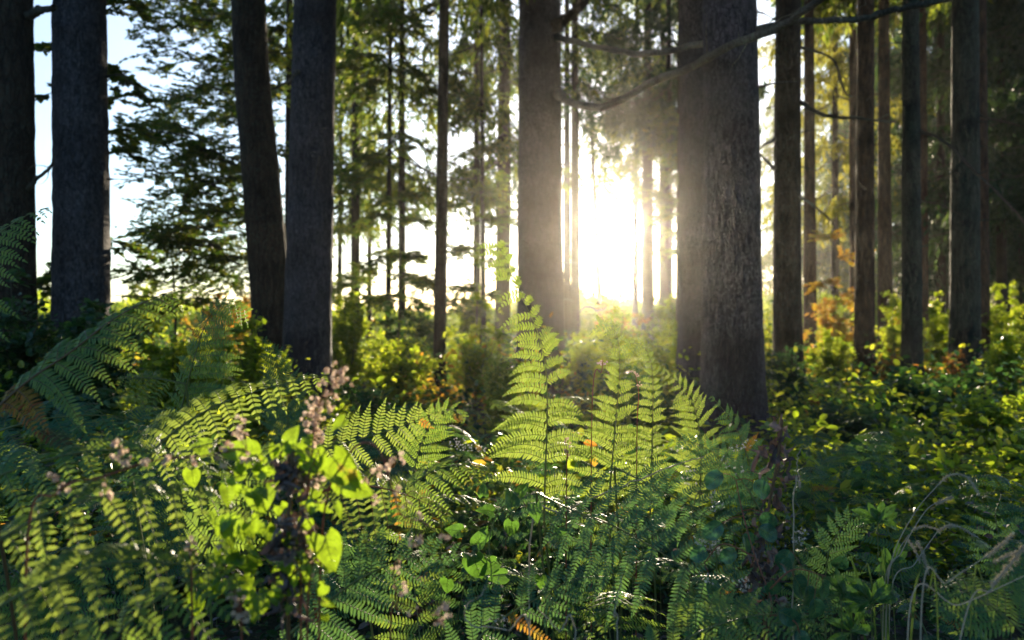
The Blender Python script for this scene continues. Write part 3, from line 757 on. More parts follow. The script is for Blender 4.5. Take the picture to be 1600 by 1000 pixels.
GB = 'bushes among the trunks'
for a in [
    ('dark bush covering the foot of the leftmost trunk', 30, 420, 600, 170, 5.2, 'bush_shade', 3600, 0.055),
    ('dark leafy bush in front of the bluish grey trunk with a few bright leaves', 135, 425, 600, 200, 5.0, 'bush_shade', 4600, 0.055),
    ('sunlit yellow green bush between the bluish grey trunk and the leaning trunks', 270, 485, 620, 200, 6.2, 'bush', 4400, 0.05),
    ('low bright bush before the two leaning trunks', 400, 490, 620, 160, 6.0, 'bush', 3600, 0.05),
    ('dark twiggy bush on the skyline between the thin dark and the slender trunk', 640, 455, 560, 170, 15, 'bush_shade', 4200, 0.07),
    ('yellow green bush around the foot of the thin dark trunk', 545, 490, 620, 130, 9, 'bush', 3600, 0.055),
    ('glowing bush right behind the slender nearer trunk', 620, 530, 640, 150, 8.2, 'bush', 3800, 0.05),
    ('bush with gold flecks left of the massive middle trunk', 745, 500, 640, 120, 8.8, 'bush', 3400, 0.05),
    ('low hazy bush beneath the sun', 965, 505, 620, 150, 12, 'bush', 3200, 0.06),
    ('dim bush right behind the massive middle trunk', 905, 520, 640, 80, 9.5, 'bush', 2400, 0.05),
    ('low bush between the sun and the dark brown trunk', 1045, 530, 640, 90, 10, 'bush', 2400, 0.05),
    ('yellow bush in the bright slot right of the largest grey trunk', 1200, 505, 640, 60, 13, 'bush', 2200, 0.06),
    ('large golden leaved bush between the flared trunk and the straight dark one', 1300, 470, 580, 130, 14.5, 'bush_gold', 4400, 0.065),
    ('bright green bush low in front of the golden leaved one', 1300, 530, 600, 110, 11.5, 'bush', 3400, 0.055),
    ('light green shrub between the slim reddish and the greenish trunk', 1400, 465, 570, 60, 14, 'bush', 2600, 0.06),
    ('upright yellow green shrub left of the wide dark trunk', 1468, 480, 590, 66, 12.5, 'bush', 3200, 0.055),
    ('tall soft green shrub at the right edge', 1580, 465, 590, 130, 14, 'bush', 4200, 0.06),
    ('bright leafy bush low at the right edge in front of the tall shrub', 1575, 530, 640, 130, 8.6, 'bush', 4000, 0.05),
    ('shaded bush in front of the broad flared trunk', 1235, 565, 680, 100, 8.4, 'bush_shade', 3400, 0.05),
    ('dark bush around the foot of the greenish slim trunk', 1420, 590, 700, 150, 7.2, 'bush_shade', 4200, 0.05),
    ('dark green bush under the wide dark trunk', 1515, 585, 700, 120, 7.6, 'bush_shade', 3800, 0.05),
    ('shaded leafy bush lower right between trunk shadows', 1330, 620, 760, 170, 5.6, 'bush_shade', 4200, 0.045),
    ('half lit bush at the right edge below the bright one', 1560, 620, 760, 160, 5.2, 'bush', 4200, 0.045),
    ('dim bush at the foot of the dark brown trunk behind the fern tips', 1010, 575, 700, 130, 6.5, 'bush_shade', 3000, 0.045),
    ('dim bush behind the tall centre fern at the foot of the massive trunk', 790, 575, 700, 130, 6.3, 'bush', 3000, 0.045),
    ('small dark bush left of the centre, behind the glowing bracken', 600, 590, 700, 160, 5.0, 'bush_shade', 3400, 0.045),
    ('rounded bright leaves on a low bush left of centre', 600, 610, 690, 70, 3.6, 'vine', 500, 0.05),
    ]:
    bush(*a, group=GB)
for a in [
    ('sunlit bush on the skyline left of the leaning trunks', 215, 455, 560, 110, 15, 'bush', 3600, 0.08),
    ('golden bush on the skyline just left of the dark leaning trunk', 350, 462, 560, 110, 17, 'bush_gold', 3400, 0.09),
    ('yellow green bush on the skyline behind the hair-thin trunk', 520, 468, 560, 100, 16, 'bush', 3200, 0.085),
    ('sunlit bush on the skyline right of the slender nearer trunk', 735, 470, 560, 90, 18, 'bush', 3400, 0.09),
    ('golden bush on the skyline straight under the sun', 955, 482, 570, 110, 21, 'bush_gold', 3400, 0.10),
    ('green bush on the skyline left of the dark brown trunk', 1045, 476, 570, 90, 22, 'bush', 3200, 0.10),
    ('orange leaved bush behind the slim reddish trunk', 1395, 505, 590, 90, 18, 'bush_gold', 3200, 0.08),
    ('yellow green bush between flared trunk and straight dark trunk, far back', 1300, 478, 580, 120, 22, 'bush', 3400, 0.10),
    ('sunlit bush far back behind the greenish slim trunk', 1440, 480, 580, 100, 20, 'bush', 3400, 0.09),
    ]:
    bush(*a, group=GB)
# rusty bracken in the sun
for lab, px, py, w, Y in [('rust orange bracken patch between the greenish and the wide dark trunk', 1480, 560, 90, 11),
                          ('small orange brown bracken left of the greenish trunk', 1392, 565, 50, 12),
                          ('reddish leaved low shrub before the broad flared trunk', 1240, 590, 90, 8.8),
                          ('rusty bracken low at the right edge', 1590, 580, 50, 10)]:
    bush(lab, px, py, py + 60, w, Y, 'rust', 1600, 0.05, group='rust coloured bracken', name='bracken', cat='fern')

# ------------------------------------------------------------------ undergrowth beyond counting
def undergrowth():
    leaf = MB()
    N = 10500
    # clumps of leaves over the forest floor from just behind the ferns to the field edge
    y = 3.0 + 33 * rng.uniform(0, 1, N) ** 1.7
    x = rng.uniform(-0.78, 0.78, N) * (y + 0.5)
    h = (0.12 + 0.46 * rng.uniform(0, 1, N) ** 2.2) * (1 + 0.5 * np.sin(x * 0.9 + 1) * np.sin(y * 0.8)) * np.clip(0.7 + y / 14, 0.8, 1.7)
    g = ground(x, y)
    k = 15
    rep = np.repeat(np.arange(N), k)
    n = len(rep)
    v = rng.uniform(0, 1, n) ** 0.7
    p = np.stack([x[rep] + rng.normal(0, 0.13, n), y[rep] + rng.normal(0, 0.13, n), g[rep] + h[rep] * v], -1)
    d = rng.normal(0, 1, (n, 3)) * [1, 1, 0.45]
    S = rng.uniform(0.03, 0.075, n) * np.clip(0.75 + p[:, 1] / 16, 0.8, 1.9)
    kind = (np.sin(x * 1.1 + 2.0) + np.sin(y * 0.9 + x * 0.4) + rng.normal(0, 0.7, N))
    kind = kind + np.clip((y - 7) / 8, 0, 1) * np.where(np.sin(x * 0.7 + y * 0.33) > 0.2, 1.1, 0)  # more golden leaves farther back imitate sunlit undergrowth
    kind = np.where((x > 0.3 * y) & (y < 7), np.clip(kind + 0.75, -2, 1.8), kind)[rep]  # shift to darker leaves at near right stands in for shade
    nr = np.array([0, -0.2, 1]) + rng.normal(0, 0.5, (n, 3))
    for m, sel in ((0, (kind < 0.5)), (1, (kind >= 0.5) & (kind < 1.9)), (2, kind >= 1.9)):
        leaves(leaf, p[sel], d[sel], nr[sel], S[sel], S[sel] * 0.62, m, fold=0.15)
    o = leaf.build('undergrowth', [M['bush'], M['bush_shade'], M['bush_gold']])
    tag(o, 'leafy ground cover spreading between the trunks', 'undergrowth', kind='stuff')
undergrowth()

def far_hedge():
    """the low scrub at the far edge of the wood, along the bright skyline"""
    leaf = MB()
    n = 110000
    y = rng.uniform(36, 60, n); x = rng.uniform(-0.8, 0.75, n) * y
    top = 1.75 + 0.7 * (np.sin(x * 0.31) * np.sin(x * 0.13 + 2) + 0.5 * np.sin(x * 0.9 + y * 0.3))
    z = rng.uniform(0, 1, n) ** 0.8 * np.maximum(top, 1.1)
    S = rng.uniform(0.14, 0.34, n)
    leaves(leaf, np.stack([x, y, z], -1), rng.normal(0, 1, (n, 3)), rng.normal(0, 1, (n, 3)), S, S * 0.7)
    o = leaf.build('scrub', [M['bush']])
    tag(o, 'low scrub along the far edge of the wood', 'scrub', kind='stuff')
far_hedge()
#@@FERNS
# ------------------------------------------------------------------ ferns
def frond(pts, Lmax=0.14, pairs=16, u0=0.1, nrm=(0, -0.9, 0.4), ang=25, droop=0.25, W=0.012, sp=0.0058, ls=1.0, rs=1.0,
          tipw=0.08, seed=0, peak=0.18, r=0.0022, curl=0.15, twist=0.0, jit=1.0, rust=()):
    """one bracken frond along pts: returns (stem MB, blade MB). ls/rs scale the two sides; each pinna is a comb of pinnules"""
    rg = np.random.default_rng(seed)
    c = spline(pts, 60)
    seg = np.concatenate([[0], np.cumsum(np.linalg.norm(np.diff(c, axis=0), axis=1))]); seg /= seg[-1]
    tan = nz(np.gradient(c, axis=0))
    stem, blade = MB(), MB()
    tube(stem, c, r * (1.15 - seg), 6)
    n0 = np.asarray(nrm, float)
    us = u0 + (1 - u0) * (1 - (1 - np.linspace(0, 0.985, pairs)) ** 1.12)
    for k, u in enumerate(us):
        f = (u - u0) / (1 - u0)
        prof = (f / peak) ** 0.3 * 0.85 + 0.15 if f < peak else ((1 - f) / (1 - peak)) ** 0.85
        prof = max(prof, tipw)
        for sg in (-1, 1):
            if rg.uniform() < 0.035 * jit: continue
            uu = min(1, max(0, u + rg.normal(0, 0.006)))
            b = np.array([np.interp(uu, seg, c[:, i]) for i in range(3)])
            t = nz(np.array([np.interp(uu, seg, tan[:, i]) for i in range(3)]))
            s = nz(np.cross(t, n0)); n = nz(np.cross(s, t))
            a = math.radians(ang + rg.normal(0, 5 * jit) + 22 * f)
            L = Lmax * prof * (rs if sg > 0 else ls) * rg.uniform(0.88, 1.08)
            if L < 0.008: continue
            d0 = s * sg * math.cos(a) + t * math.sin(a) + n * (rg.normal(0, 0.09) * jit + twist * sg)
            m = max(4, int(L / sp))
            v = (np.arange(m) + 0.6) / m
            dr = droop * rg.uniform(0.7, 1.3)
            def pt(v):
                v = v[:, None]
                return b + L * (d0 * v + np.array([0, 0, -dr]) * v ** 2 + t * curl * v ** 2 - n * 0.06 * v ** 2)
            p = pt(v); tg = nz(pt(v + 0.02) - pt(v - 0.02))
            tube(stem, pt(np.linspace(0, 1, 6)), np.linspace(r * 0.42, r * 0.12, 6), 3)
            q = nz(np.cross(n, tg))
            pn = nz(np.cross(tg, q))
            wl = 1.45 * W * (prof ** 0.45) * np.minimum(1, (1 - v) * 2.0 + 0.16) * (0.8 + 0.2 * np.minimum(1, v * 6)) * rg.uniform(0.88, 1.1, m)
            mt = 1 if rg.uniform() < 0.006 or (k, sg) in rust or (k, 0) in rust else 0
            for g2 in (-1, 1):
                pd = q * g2 + tg * (0.38 + rg.normal(0, 0.06, (m, 1))) - pn * (0.16 + rg.normal(0, 0.1, (m, 1)))
                leaves(blade, p, pd, pn + rg.normal(0, 0.12, (m, 3)), wl, np.full(m, L / m * 0.76), mt, fold=-0.2, kind='pinnule')
            leaves(blade, pt(np.array([0.97])), tg[-1:], pn[-1:], 0.012 * prof + 0.003, 0.004, mt, kind='lance')
    return stem, blade

def fern(label, pts, mat='fern', group='bracken ferns in the foreground', stemmat='stem_green', name='fern_frond', foot=None, **kw):
    W3 = [P(*p) for p in pts]
    b = W3[0].copy()
    fx, fy = (foot if foot else (b[0] + 0.03, b[1] + 0.12))
    g = float(ground(fx, fy))
    base = np.array([fx, fy, g])
    t = thing(name, label, 'fern', base, group)
    kw.setdefault('seed', int(abs(pts[0][0] * 3 + pts[-1][1] * 5)) % 9999)
    st, bl = frond(np.array(W3) - base, **kw)
    if b[2] > g + 0.03:
        low = spline([[0, 0, -0.04], (b - base) * 0.5 + [0.01, 0, 0.02], b - base], 10)
        tube(st, low, kw.get('r', 0.0022) * 1.3, 6)
    st.build('stem', M[stemmat], t, smooth=True)
    bl.build('blade', [M[mat], M['fern_rust']], t)
    return t

CAMN = (0.0, -1.0, 0.25)
# centre group, in focus
fern('tallest upright yellow green fern in the centre, its thin tip crossing the massive trunk',
     [(850, 815, 1.95), (852, 740, 1.95), (855, 660, 1.95), (854, 590, 1.95), (842, 525, 1.93), (822, 478, 1.92), (800, 440, 1.9), (790, 412, 1.9), (776, 383, 1.9)],
     'fern_lit', Lmax=0.178, pairs=26, u0=0.04, nrm=(0.3, -1, 0.15), ang=22, droop=0.5, W=0.013, ls=1.0, rs=0.8, tipw=0.26, peak=0.12, curl=0.02, sp=0.0068, jit=1.7)
fern('narrow upright fern just right of the tallest one, tip curling left',
     [(950, 800, 2.0), (955, 740, 2.0), (962, 660, 2.0), (968, 590, 2.0), (967, 540, 1.99), (958, 513, 1.98), (938, 505, 1.97)],
     'fern_lit', Lmax=0.12, pairs=23, u0=0.03, nrm=(0.5, -1, 0.1), ang=14, droop=0.3, jit=1.5, sp=0.0062, W=0.010, tipw=0.25, rs=0.75)
fern('slim fern with a hooked tip bending left, third of the upright centre ferns',
     [(1016, 800, 2.05), (1018, 730, 2.05), (1020, 650, 2.05), (1020, 590, 2.04), (1014, 556, 2.03), (1001, 538, 2.02), (983, 536, 2.0)],
     'fern_lit', Lmax=0.10, pairs=24, u0=0.03, nrm=(0.6, -1, 0.1), ang=14, droop=0.35, jit=1.5, sp=0.0062, W=0.009, tipw=0.35, rs=0.6)
fern('green fern arching left, right of the hooked one',
     [(1092, 800, 2.15), (1095, 740, 2.15), (1094, 680, 2.15), (1082, 630, 2.13), (1060, 598, 2.1), (1030, 576, 2.08)],
     'fern_lit', Lmax=0.12, pairs=20, u0=0.03, nrm=(0.3, -1, 0.2), ang=20, droop=0.3, W=0.009)
fern('small dim fern against the foot of the largest grey trunk',
     [(1180, 800, 2.3), (1172, 730, 2.3), (1155, 680, 2.3), (1130, 640, 2.28), (1110, 618, 2.26)],
     'fern_shade', Lmax=0.10, pairs=16, u0=0.05, droop=0.3, W=0.009)
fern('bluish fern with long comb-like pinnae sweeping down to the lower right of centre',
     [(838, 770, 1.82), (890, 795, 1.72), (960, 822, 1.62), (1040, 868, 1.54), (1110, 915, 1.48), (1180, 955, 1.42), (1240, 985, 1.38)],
     'fern_shade', Lmax=0.165, pairs=16, u0=0.1, nrm=(0.1, -1, 0.35), ang=6, droop=0.03, W=0.0135, sp=0.0066, curl=-0.05, jit=0.6, peak=0.4)
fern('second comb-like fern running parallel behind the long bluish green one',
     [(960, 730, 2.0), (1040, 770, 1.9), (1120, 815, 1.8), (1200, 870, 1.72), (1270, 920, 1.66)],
     'fern_shade', Lmax=0.12, pairs=15, u0=0.05, nrm=(0.1, -1, 0.35), ang=8, droop=0.05, W=0.011, jit=0.6)
# left group
fern('long fern arching right over the left side, pinnae hanging, lowest ones orange',
     [(-30, 660, 1.28), (40, 598, 1.3), (110, 550, 1.32), (180, 497, 1.36), (250, 462, 1.42), (322, 438, 1.5)],
     'fern', Lmax=0.155, pairs=21, u0=0.06, nrm=(-0.35, -0.75, 0.6), ang=22, droop=0.5, W=0.013, ls=0.95, rs=0.75, stemmat='stem_brown', curl=0.05, rust=((0, -1), (0, 1), (1, 1), (1, -1), (2, 1)))
fern('fern hanging in from the left edge below the leftmost trunk',
     [(-110, 560, 1.45), (-60, 450, 1.45), (-15, 378, 1.47), (35, 340, 1.5), (75, 325, 1.52)],
     'fern', Lmax=0.135, pairs=17, u0=0.08, nrm=(-0.3, -0.9, 0.5), ang=18, droop=0.55, W=0.011)
fern('bluish fern with bowed tip, pinnae fanning right, left of the leaning grey trunk',
     [(270, 700, 1.75), (288, 620, 1.75), (306, 550, 1.75), (326, 498, 1.75), (350, 474, 1.73), (385, 486, 1.7)],
     'fern', Lmax=0.15, pairs=20, u0=0.06, nrm=(-0.4, -1, 0.2), ang=12, droop=0.25, W=0.0105, ls=0.45, rs=1.05, tipw=0.2)
fern('fine dark fern in front of the foot of the leaning grey trunk',
     [(455, 720, 2.3), (450, 660, 2.3), (442, 600, 2.3), (430, 560, 2.28), (415, 530, 2.25)],
     'fern_shade', Lmax=0.13, pairs=18, u0=0.05, droop=0.15, W=0.010, nrm=(-0.2, -1, 0.3))
fern('yellow green fern reaching right towards the pinkish seed stalk',
     [(205, 745, 1.35), (265, 680, 1.38), (340, 633, 1.42), (430, 603, 1.46), (500, 588, 1.5), (545, 578, 1.52)],
     'fern_lit', Lmax=0.125, pairs=17, u0=0.08, nrm=(-0.2, -0.9, 0.55), ang=-12, droop=0.62, W=0.0125, sp=0.007, ls=1.0, rs=0.55)
fern('brightly backlit fern with upright comb pinnae left of centre',
     [(470, 715, 1.72), (530, 695, 1.72), (590, 678, 1.72), (640, 662, 1.73), (680, 645, 1.74), (700, 648, 1.75)],
     'fern_lit', Lmax=0.078, pairs=13, u0=0.1, nrm=(0, -1, 0.2), ang=12, droop=0.02, W=0.0105, sp=0.006, peak=0.35, rust=((9, 1),), jit=0.6)
fern('small dim fern arching right beyond the backlit one',
     [(640, 760, 2.2), (660, 690, 2.2), (680, 655, 2.2), (705, 640, 2.18), (735, 660, 2.15)], 'fern', Lmax=0.09, pairs=15, u0=0.1, droop=0.2, W=0.009)
fern('low fern with glinting edges between the curly seeds and the tallest fern',
     [(560, 860, 1.7), (620, 780, 1.7), (680, 735, 1.7), (745, 730, 1.7), (800, 775, 1.7)],
     'fern', Lmax=0.11, pairs=17, u0=0.08, nrm=(0, -0.5, 0.9), ang=25, droop=0.4, W=0.010)
fern('lit fern below the heart shaped leaves with long hanging pinnae',
     [(470, 790, 1.35), (520, 762, 1.37), (580, 760, 1.4), (640, 775, 1.43), (700, 805, 1.46)],
     'fern_lit', Lmax=0.13, pairs=12, u0=0.06, nrm=(-0.1, -0.85, 0.55), ang=4, droop=0.75, W=0.0125, sp=0.0066, stemmat='stem_red', ls=0.9, rs=0.6)
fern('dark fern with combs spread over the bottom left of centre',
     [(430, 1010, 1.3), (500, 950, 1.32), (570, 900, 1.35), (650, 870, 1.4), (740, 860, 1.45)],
     'fern_shade', Lmax=0.12, pairs=17, u0=0.04, nrm=(0, -1, 0.4), ang=15, droop=0.1, W=0.011)
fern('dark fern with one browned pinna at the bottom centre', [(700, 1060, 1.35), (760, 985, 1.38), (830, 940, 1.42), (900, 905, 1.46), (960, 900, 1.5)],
     'fern_shade', Lmax=0.10, pairs=16, u0=0.04, droop=0.1, W=0.010, rust=((5, 1),))
fern('fern crossing the bottom edge below the blue green leaves', [(1000, 1060, 1.3), (1070, 1000, 1.3), (1150, 968, 1.3), (1230, 960, 1.32), (1300, 985, 1.35)],
     'fern', Lmax=0.10, pairs=15, u0=0.04, nrm=(0, -0.8, 0.7), droop=0.3, W=0.011)
fern('fern filling the lower right corner', [(1680, 1075, 1.2), (1620, 1010, 1.22), (1560, 955, 1.25), (1500, 920, 1.3), (1455, 915, 1.35)],
     'fern', Lmax=0.12, pairs=17, u0=0.04, nrm=(0.1, -1, 0.5), ang=18, droop=0.1, W=0.012)
fern('fern entering from the right edge above the corner one', [(1700, 960, 1.35), (1640, 910, 1.38), (1590, 880, 1.42), (1540, 885, 1.48)],
     'fern', Lmax=0.10, pairs=15, u0=0.05, droop=0.25, W=0.010)
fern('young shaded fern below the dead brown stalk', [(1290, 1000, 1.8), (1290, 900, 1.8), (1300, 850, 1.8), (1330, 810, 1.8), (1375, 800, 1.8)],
     'fern_shade', Lmax=0.10, pairs=16, u0=0.1, droop=0.2, W=0.010)
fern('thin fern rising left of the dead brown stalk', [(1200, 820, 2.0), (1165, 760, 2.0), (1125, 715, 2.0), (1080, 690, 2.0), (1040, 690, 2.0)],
     'fern_shade', Lmax=0.09, pairs=16, u0=0.1, droop=0.2, W=0.009)
fern('small yellow frond hanging above the left undergrowth', [(290, 600, 1.7), (250, 592, 1.7), (215, 590, 1.7), (180, 592, 1.7)],
     'fern_lit', Lmax=0.07, pairs=8, u0=0.1, droop=0.8, W=0.010)
# blurred ferns close to the lens at the lower left
for lab, pts, mt, kw in [
    ('near blurred fern running across the lower left', [(-110, 930, 0.98), (20, 830, 1.0), (160, 775, 1.03), (300, 775, 1.08), (420, 820, 1.12)], 'fern_lit', dict(Lmax=0.13, droop=0.8, ang=0, pairs=12)),
    ('near blurred fern above the other at the left edge', [(-110, 790, 1.15), (20, 735, 1.17), (140, 705, 1.2), (260, 710, 1.25), (350, 745, 1.3)], 'fern', dict(Lmax=0.12, droop=0.6, pairs=12)),
    ('near blurred fern with bright tips in the lower left corner', [(-90, 1010, 0.9), (40, 925, 0.92), (170, 880, 0.95), (300, 885, 0.98), (390, 925, 1.0)], 'fern_lit', dict(Lmax=0.10, droop=0.7, pairs=11)),
    ('near dark fern rising from the bottom left', [(120, 1080, 1.0), (190, 985, 1.02), (280, 915, 1.05), (380, 880, 1.1), (470, 890, 1.15)], 'fern', dict(Lmax=0.11, droop=0.6, pairs=12)),
    ('dark fern low on the left under the arching one', [(-90, 720, 1.4), (10, 670, 1.45), (110, 650, 1.5), (210, 655, 1.55), (300, 690, 1.6)], 'fern_shade', dict(Lmax=0.13, droop=0.45, pairs=18)),
    ('leafy fern behind the brown clump at the left', [(300, 900, 1.4), (350, 800, 1.4), (390, 740, 1.4), (440, 700, 1.42), (500, 690, 1.45)], 'fern', dict(Lmax=0.12, droop=0.4, pairs=17)),
    ]:
    kw.setdefault('ang', 15); kw['jit'] = 1.9
    if pts[1][2] < 1.2:
        pts = [(a, b, c * 0.97) for a, b, c in pts]
    fern(lab, pts, mt, group='blurred ferns at the lower left', W=0.0115, sp=0.0075, u0=0.06, nrm=(-0.1, -0.7, 0.7), **kw)

# the rest of the thicket: fronds of six kinds set one by one into the undergrowth
def frond_template(seed, mat):
    rg = np.random.default_rng(seed)
    h = rg.uniform(0.42, 0.52); reach = rg.uniform(0.32, 0.5)
    pts = [(0, 0, -0.03), (0.02, 0, h * 0.5), (reach * 0.28, 0, h * 0.9), (reach * 0.65, rg.normal(0, 0.03), h * 1.02), (reach * 1.05, rg.normal(0, 0.05), h * 0.9)]
    st, bl = frond(pts, Lmax=rg.uniform(0.11, 0.15), pairs=17, u0=0.3, nrm=(-0.4, rg.normal(0, 0.15), 1), ang=22, droop=0.3, W=0.012, sp=0.0072, seed=seed, r=0.002)
    return st.mesh('stem', [M['stem_green']], True), bl.mesh('blade', [M[mat], M['fern_rust']])
TF = [frond_template(s, m) for s, m in ((1, 'fern'), (2, 'fern_shade'), (3, 'fern'), (4, 'fern_shade'), (5, 'fern_lit'), (6, 'fern_shade'), (7, 'fern'), (8, 'fern_rust'))]
nf = 0
while nf < 170:
    y = rng.uniform(1.25, 4.4); x = rng.uniform(-0.85, 0.8) * y + rng.normal(0, 0.1)
    if rng.uniform() < 0.45 and x > 0.25 * y and y > 2.2: continue
    s = rng.uniform(0.75, 1.2) * (1.1 if x < 0 else 0.95)
    ppx = 800 + x / y * F
    if (y < 1.95 and 800 < ppx < 1300) or (y < 1.75 and 120 < ppx < 760): continue
    if y < 1.6: s = rng.uniform(0.55, 0.85)
    if y < 2.4: s = min(s, 1.05)
    if any(math.hypot(x - a, y - b) < 0.28 for a, b in ((1.7, 6.2),)): continue
    k = rng.choice(8, p=[.19, .16, .17, .14, .12, .12, .095, .005])
    zone = ('left' if x < -0.25 * y else 'middle' if x < 0.2 * y else 'right')
    lab = 'one of the many look-alike low ferns crowding the %s of the shaded undergrowth' % zone
    t = thing('fern_frond', lab, 'fern', (x, y, float(ground(x, y))), 'low ferns crowding the %s of the undergrowth' % zone, rng.uniform(0, 6.28))
    t.scale = (s, s, s * rng.uniform(0.9, 1.15))
    for me, nm in zip(TF[k], ('stem', 'blade')):
        o = bpy.data.objects.new(nm, me); COL.objects.link(o); o.parent = t
    nf += 1

# dim leafy tangle underneath the ferns
def tangle():
    leaf = MB()
    N = 2600
    y = rng.uniform(1.0, 5.0, N); x = rng.uniform(-0.85, 0.85, N) * y
    rep = np.repeat(np.arange(N), 12); n = len(rep)
    h = rng.uniform(0.08, 0.42, N) * np.clip(y / 2.0, 0.6, 1.1)
    v = rng.uniform(0, 1, n)
    p = np.stack([x[rep] + rng.normal(0, 0.05, n), y[rep] + rng.normal(0, 0.05, n), ground(x, y)[rep] + h[rep] * v], -1)
    S = rng.uniform(0.015, 0.038, n)
    nr = np.array([0, -0.3, 1]) + rng.normal(0, 0.45, (n, 3))
    d = rng.normal(0, 1, (n, 3)) * [1, 1, 0.5]
    kind = (rng.uniform(0, 1, N) < 0.25)[rep]
    leaves(leaf, p[~kind], d[~kind], nr[~kind], S[~kind], S[~kind] * 0.6, 0)
    leaves(leaf, p[kind], d[kind], nr[kind], S[kind], S[kind] * 0.5, 1)
    o = leaf.build('ground_cover', [M['bush_shade'], M['dead']])
    tag(o, 'dim tangle of small leaves and dead litter beneath the ferns', 'ground cover', kind='stuff')
tangle()

# ------------------------------------------------------------------ broad leaves, vines, seeds
def leaf_grid(L, W, kind='heart', bend=0.25, fold=0.25, wave=0.05, seed=0, nt=12, nu=9):
    rg = np.random.default_rng(seed)
    t = np.linspace(0, 1, nt)[:, None]; u = np.linspace(-1, 1, nu)[None]
    if kind == 'heart':
        hw = np.interp(t, [0, .06, .15, .3, .5, .7, .88, 1], [.55, .85, 1, .97, .78, .5, .2, .0]) * W / 2
        y = L * (t - 0.20 * np.abs(u) ** 1.3 * (1 - t) ** 5)
    elif kind == 'round':
        hw = np.sqrt(np.clip(1 - (2 * t - 1) ** 2, 0.0, 1)) ** 0.9 * W / 2; y = L * t + 0 * u
    else:
        hw = np.interp(t, [0, .1, .3, .55, .8, 1], [.12, .35, .7, 1, .75, .0]) * W / 2
        hw = hw * (1 + 0.08 * (np.arange(nt)[:, None] % 2)); y = L * t + 0 * u
    x = hw * u
    ph = rg.uniform(0, 6)
    z = fold * np.abs(x) - bend * L * t ** 2 + wave * L * np.sin(t * 7 + ph) * u ** 2 + 0.02 * L * np.abs(np.sin(t * 16 - np.abs(u) * 5))
    V = np.stack([x, y + 0 * x, z + 0 * x], -1).reshape(-1, 3)
    i = np.arange(nt - 1)[:, None] * nu + np.arange(nu - 1)[None]
    Q = np.stack([i, i + 1, i + nu + 1, i + nu], -1).reshape(-1, 4)
    return V, Q

def place_grid(V, pos, d, n):
    d = nz(d); s = nz(np.cross(d, n)); n = nz(np.cross(s, d))
    return np.asarray(pos) + V[:, :1] * s + V[:, 1:2] * d + V[:, 2:] * n

def img_dir(deg, back=0.0):
    a = math.radians(deg)        # 0 = right in the picture, 90 = up
    return np.array([math.cos(a), back, math.sin(a)])

def leafy_plant(label, cat, name, stems, lvs, leafmat, stemmat='stem_green', kind='heart', group=None, r=0.0016, extra=None):
    """stems: lists of (px,py,Y); lvs: (px,py,Y,length m,width m,direction deg, face normal)"""
    b = P(*stems[0][0]); g = float(ground(b[0], b[1]))
    base = np.array([b[0], b[1], g])
    t = thing(name, label, cat, base, group)
    st = MB()
    for i, s in enumerate(stems):
        q = np.array([P(*a) for a in s]) - base
        if i == 0: q = np.vstack([[0, 0, -0.03], [0.01, 0, (q[0][2]) * 0.5], q])
        c = spline(q, 8 * len(q))
        tube(st, c, np.linspace(r, r * 0.6, len(c)), 6)
    pool = np.concatenate([spline(np.array([P(*a) for a in s]), 30) for s in stems]) - base
    for k, (px, py, Y, L, Wd, deg, nn) in enumerate(lvs):
        p = P(px, py, Y) - base
        j = pool[np.argmin(np.linalg.norm(pool - p, axis=1))]
        if np.linalg.norm(j - p) < 0.12:
            tube(st, [j, (j + p) / 2 + [0, 0, 0.004], p], r * 0.45, 4)
        V, Q = leaf_grid(L, Wd, kind, seed=k, bend=rng.uniform(0.08, 0.35))
        lb = MB(); lb.add(place_grid(V, p, img_dir(deg, rng.normal(0, 0.2)), nn), Q)
        if L > 0.024:
            d_ = nz(img_dir(deg)); VV = lb.V[0].reshape(12, 9, 3)
            up = nz(nn) * 0.0004
            tube(lb, VV[:11, 4] + up, np.linspace(L * 0.016, L * 0.004, 11), 4, 1)
            for vi in (1, 3, 5, 7):
                for sd in (-1, 1):
                    tube(lb, [VV[vi, 4] + up, VV[min(vi + 1, 11), 4 + sd * 2] + up, VV[min(vi + 3, 11), 4 + sd * 3] + up], [L * 0.009, L * 0.006, L * 0.002], 3, 1)
        lb.build('leaf', [M[leafmat], M['vein']], t, smooth=True)
    if extra: extra(st, base, t)
    st.build('stem', M[stemmat], t, smooth=True)
    return t

def N_(a=0.3, b=0.3):
    return np.array([rng.normal(0, a), -1, 0.35 + rng.normal(0, b)])

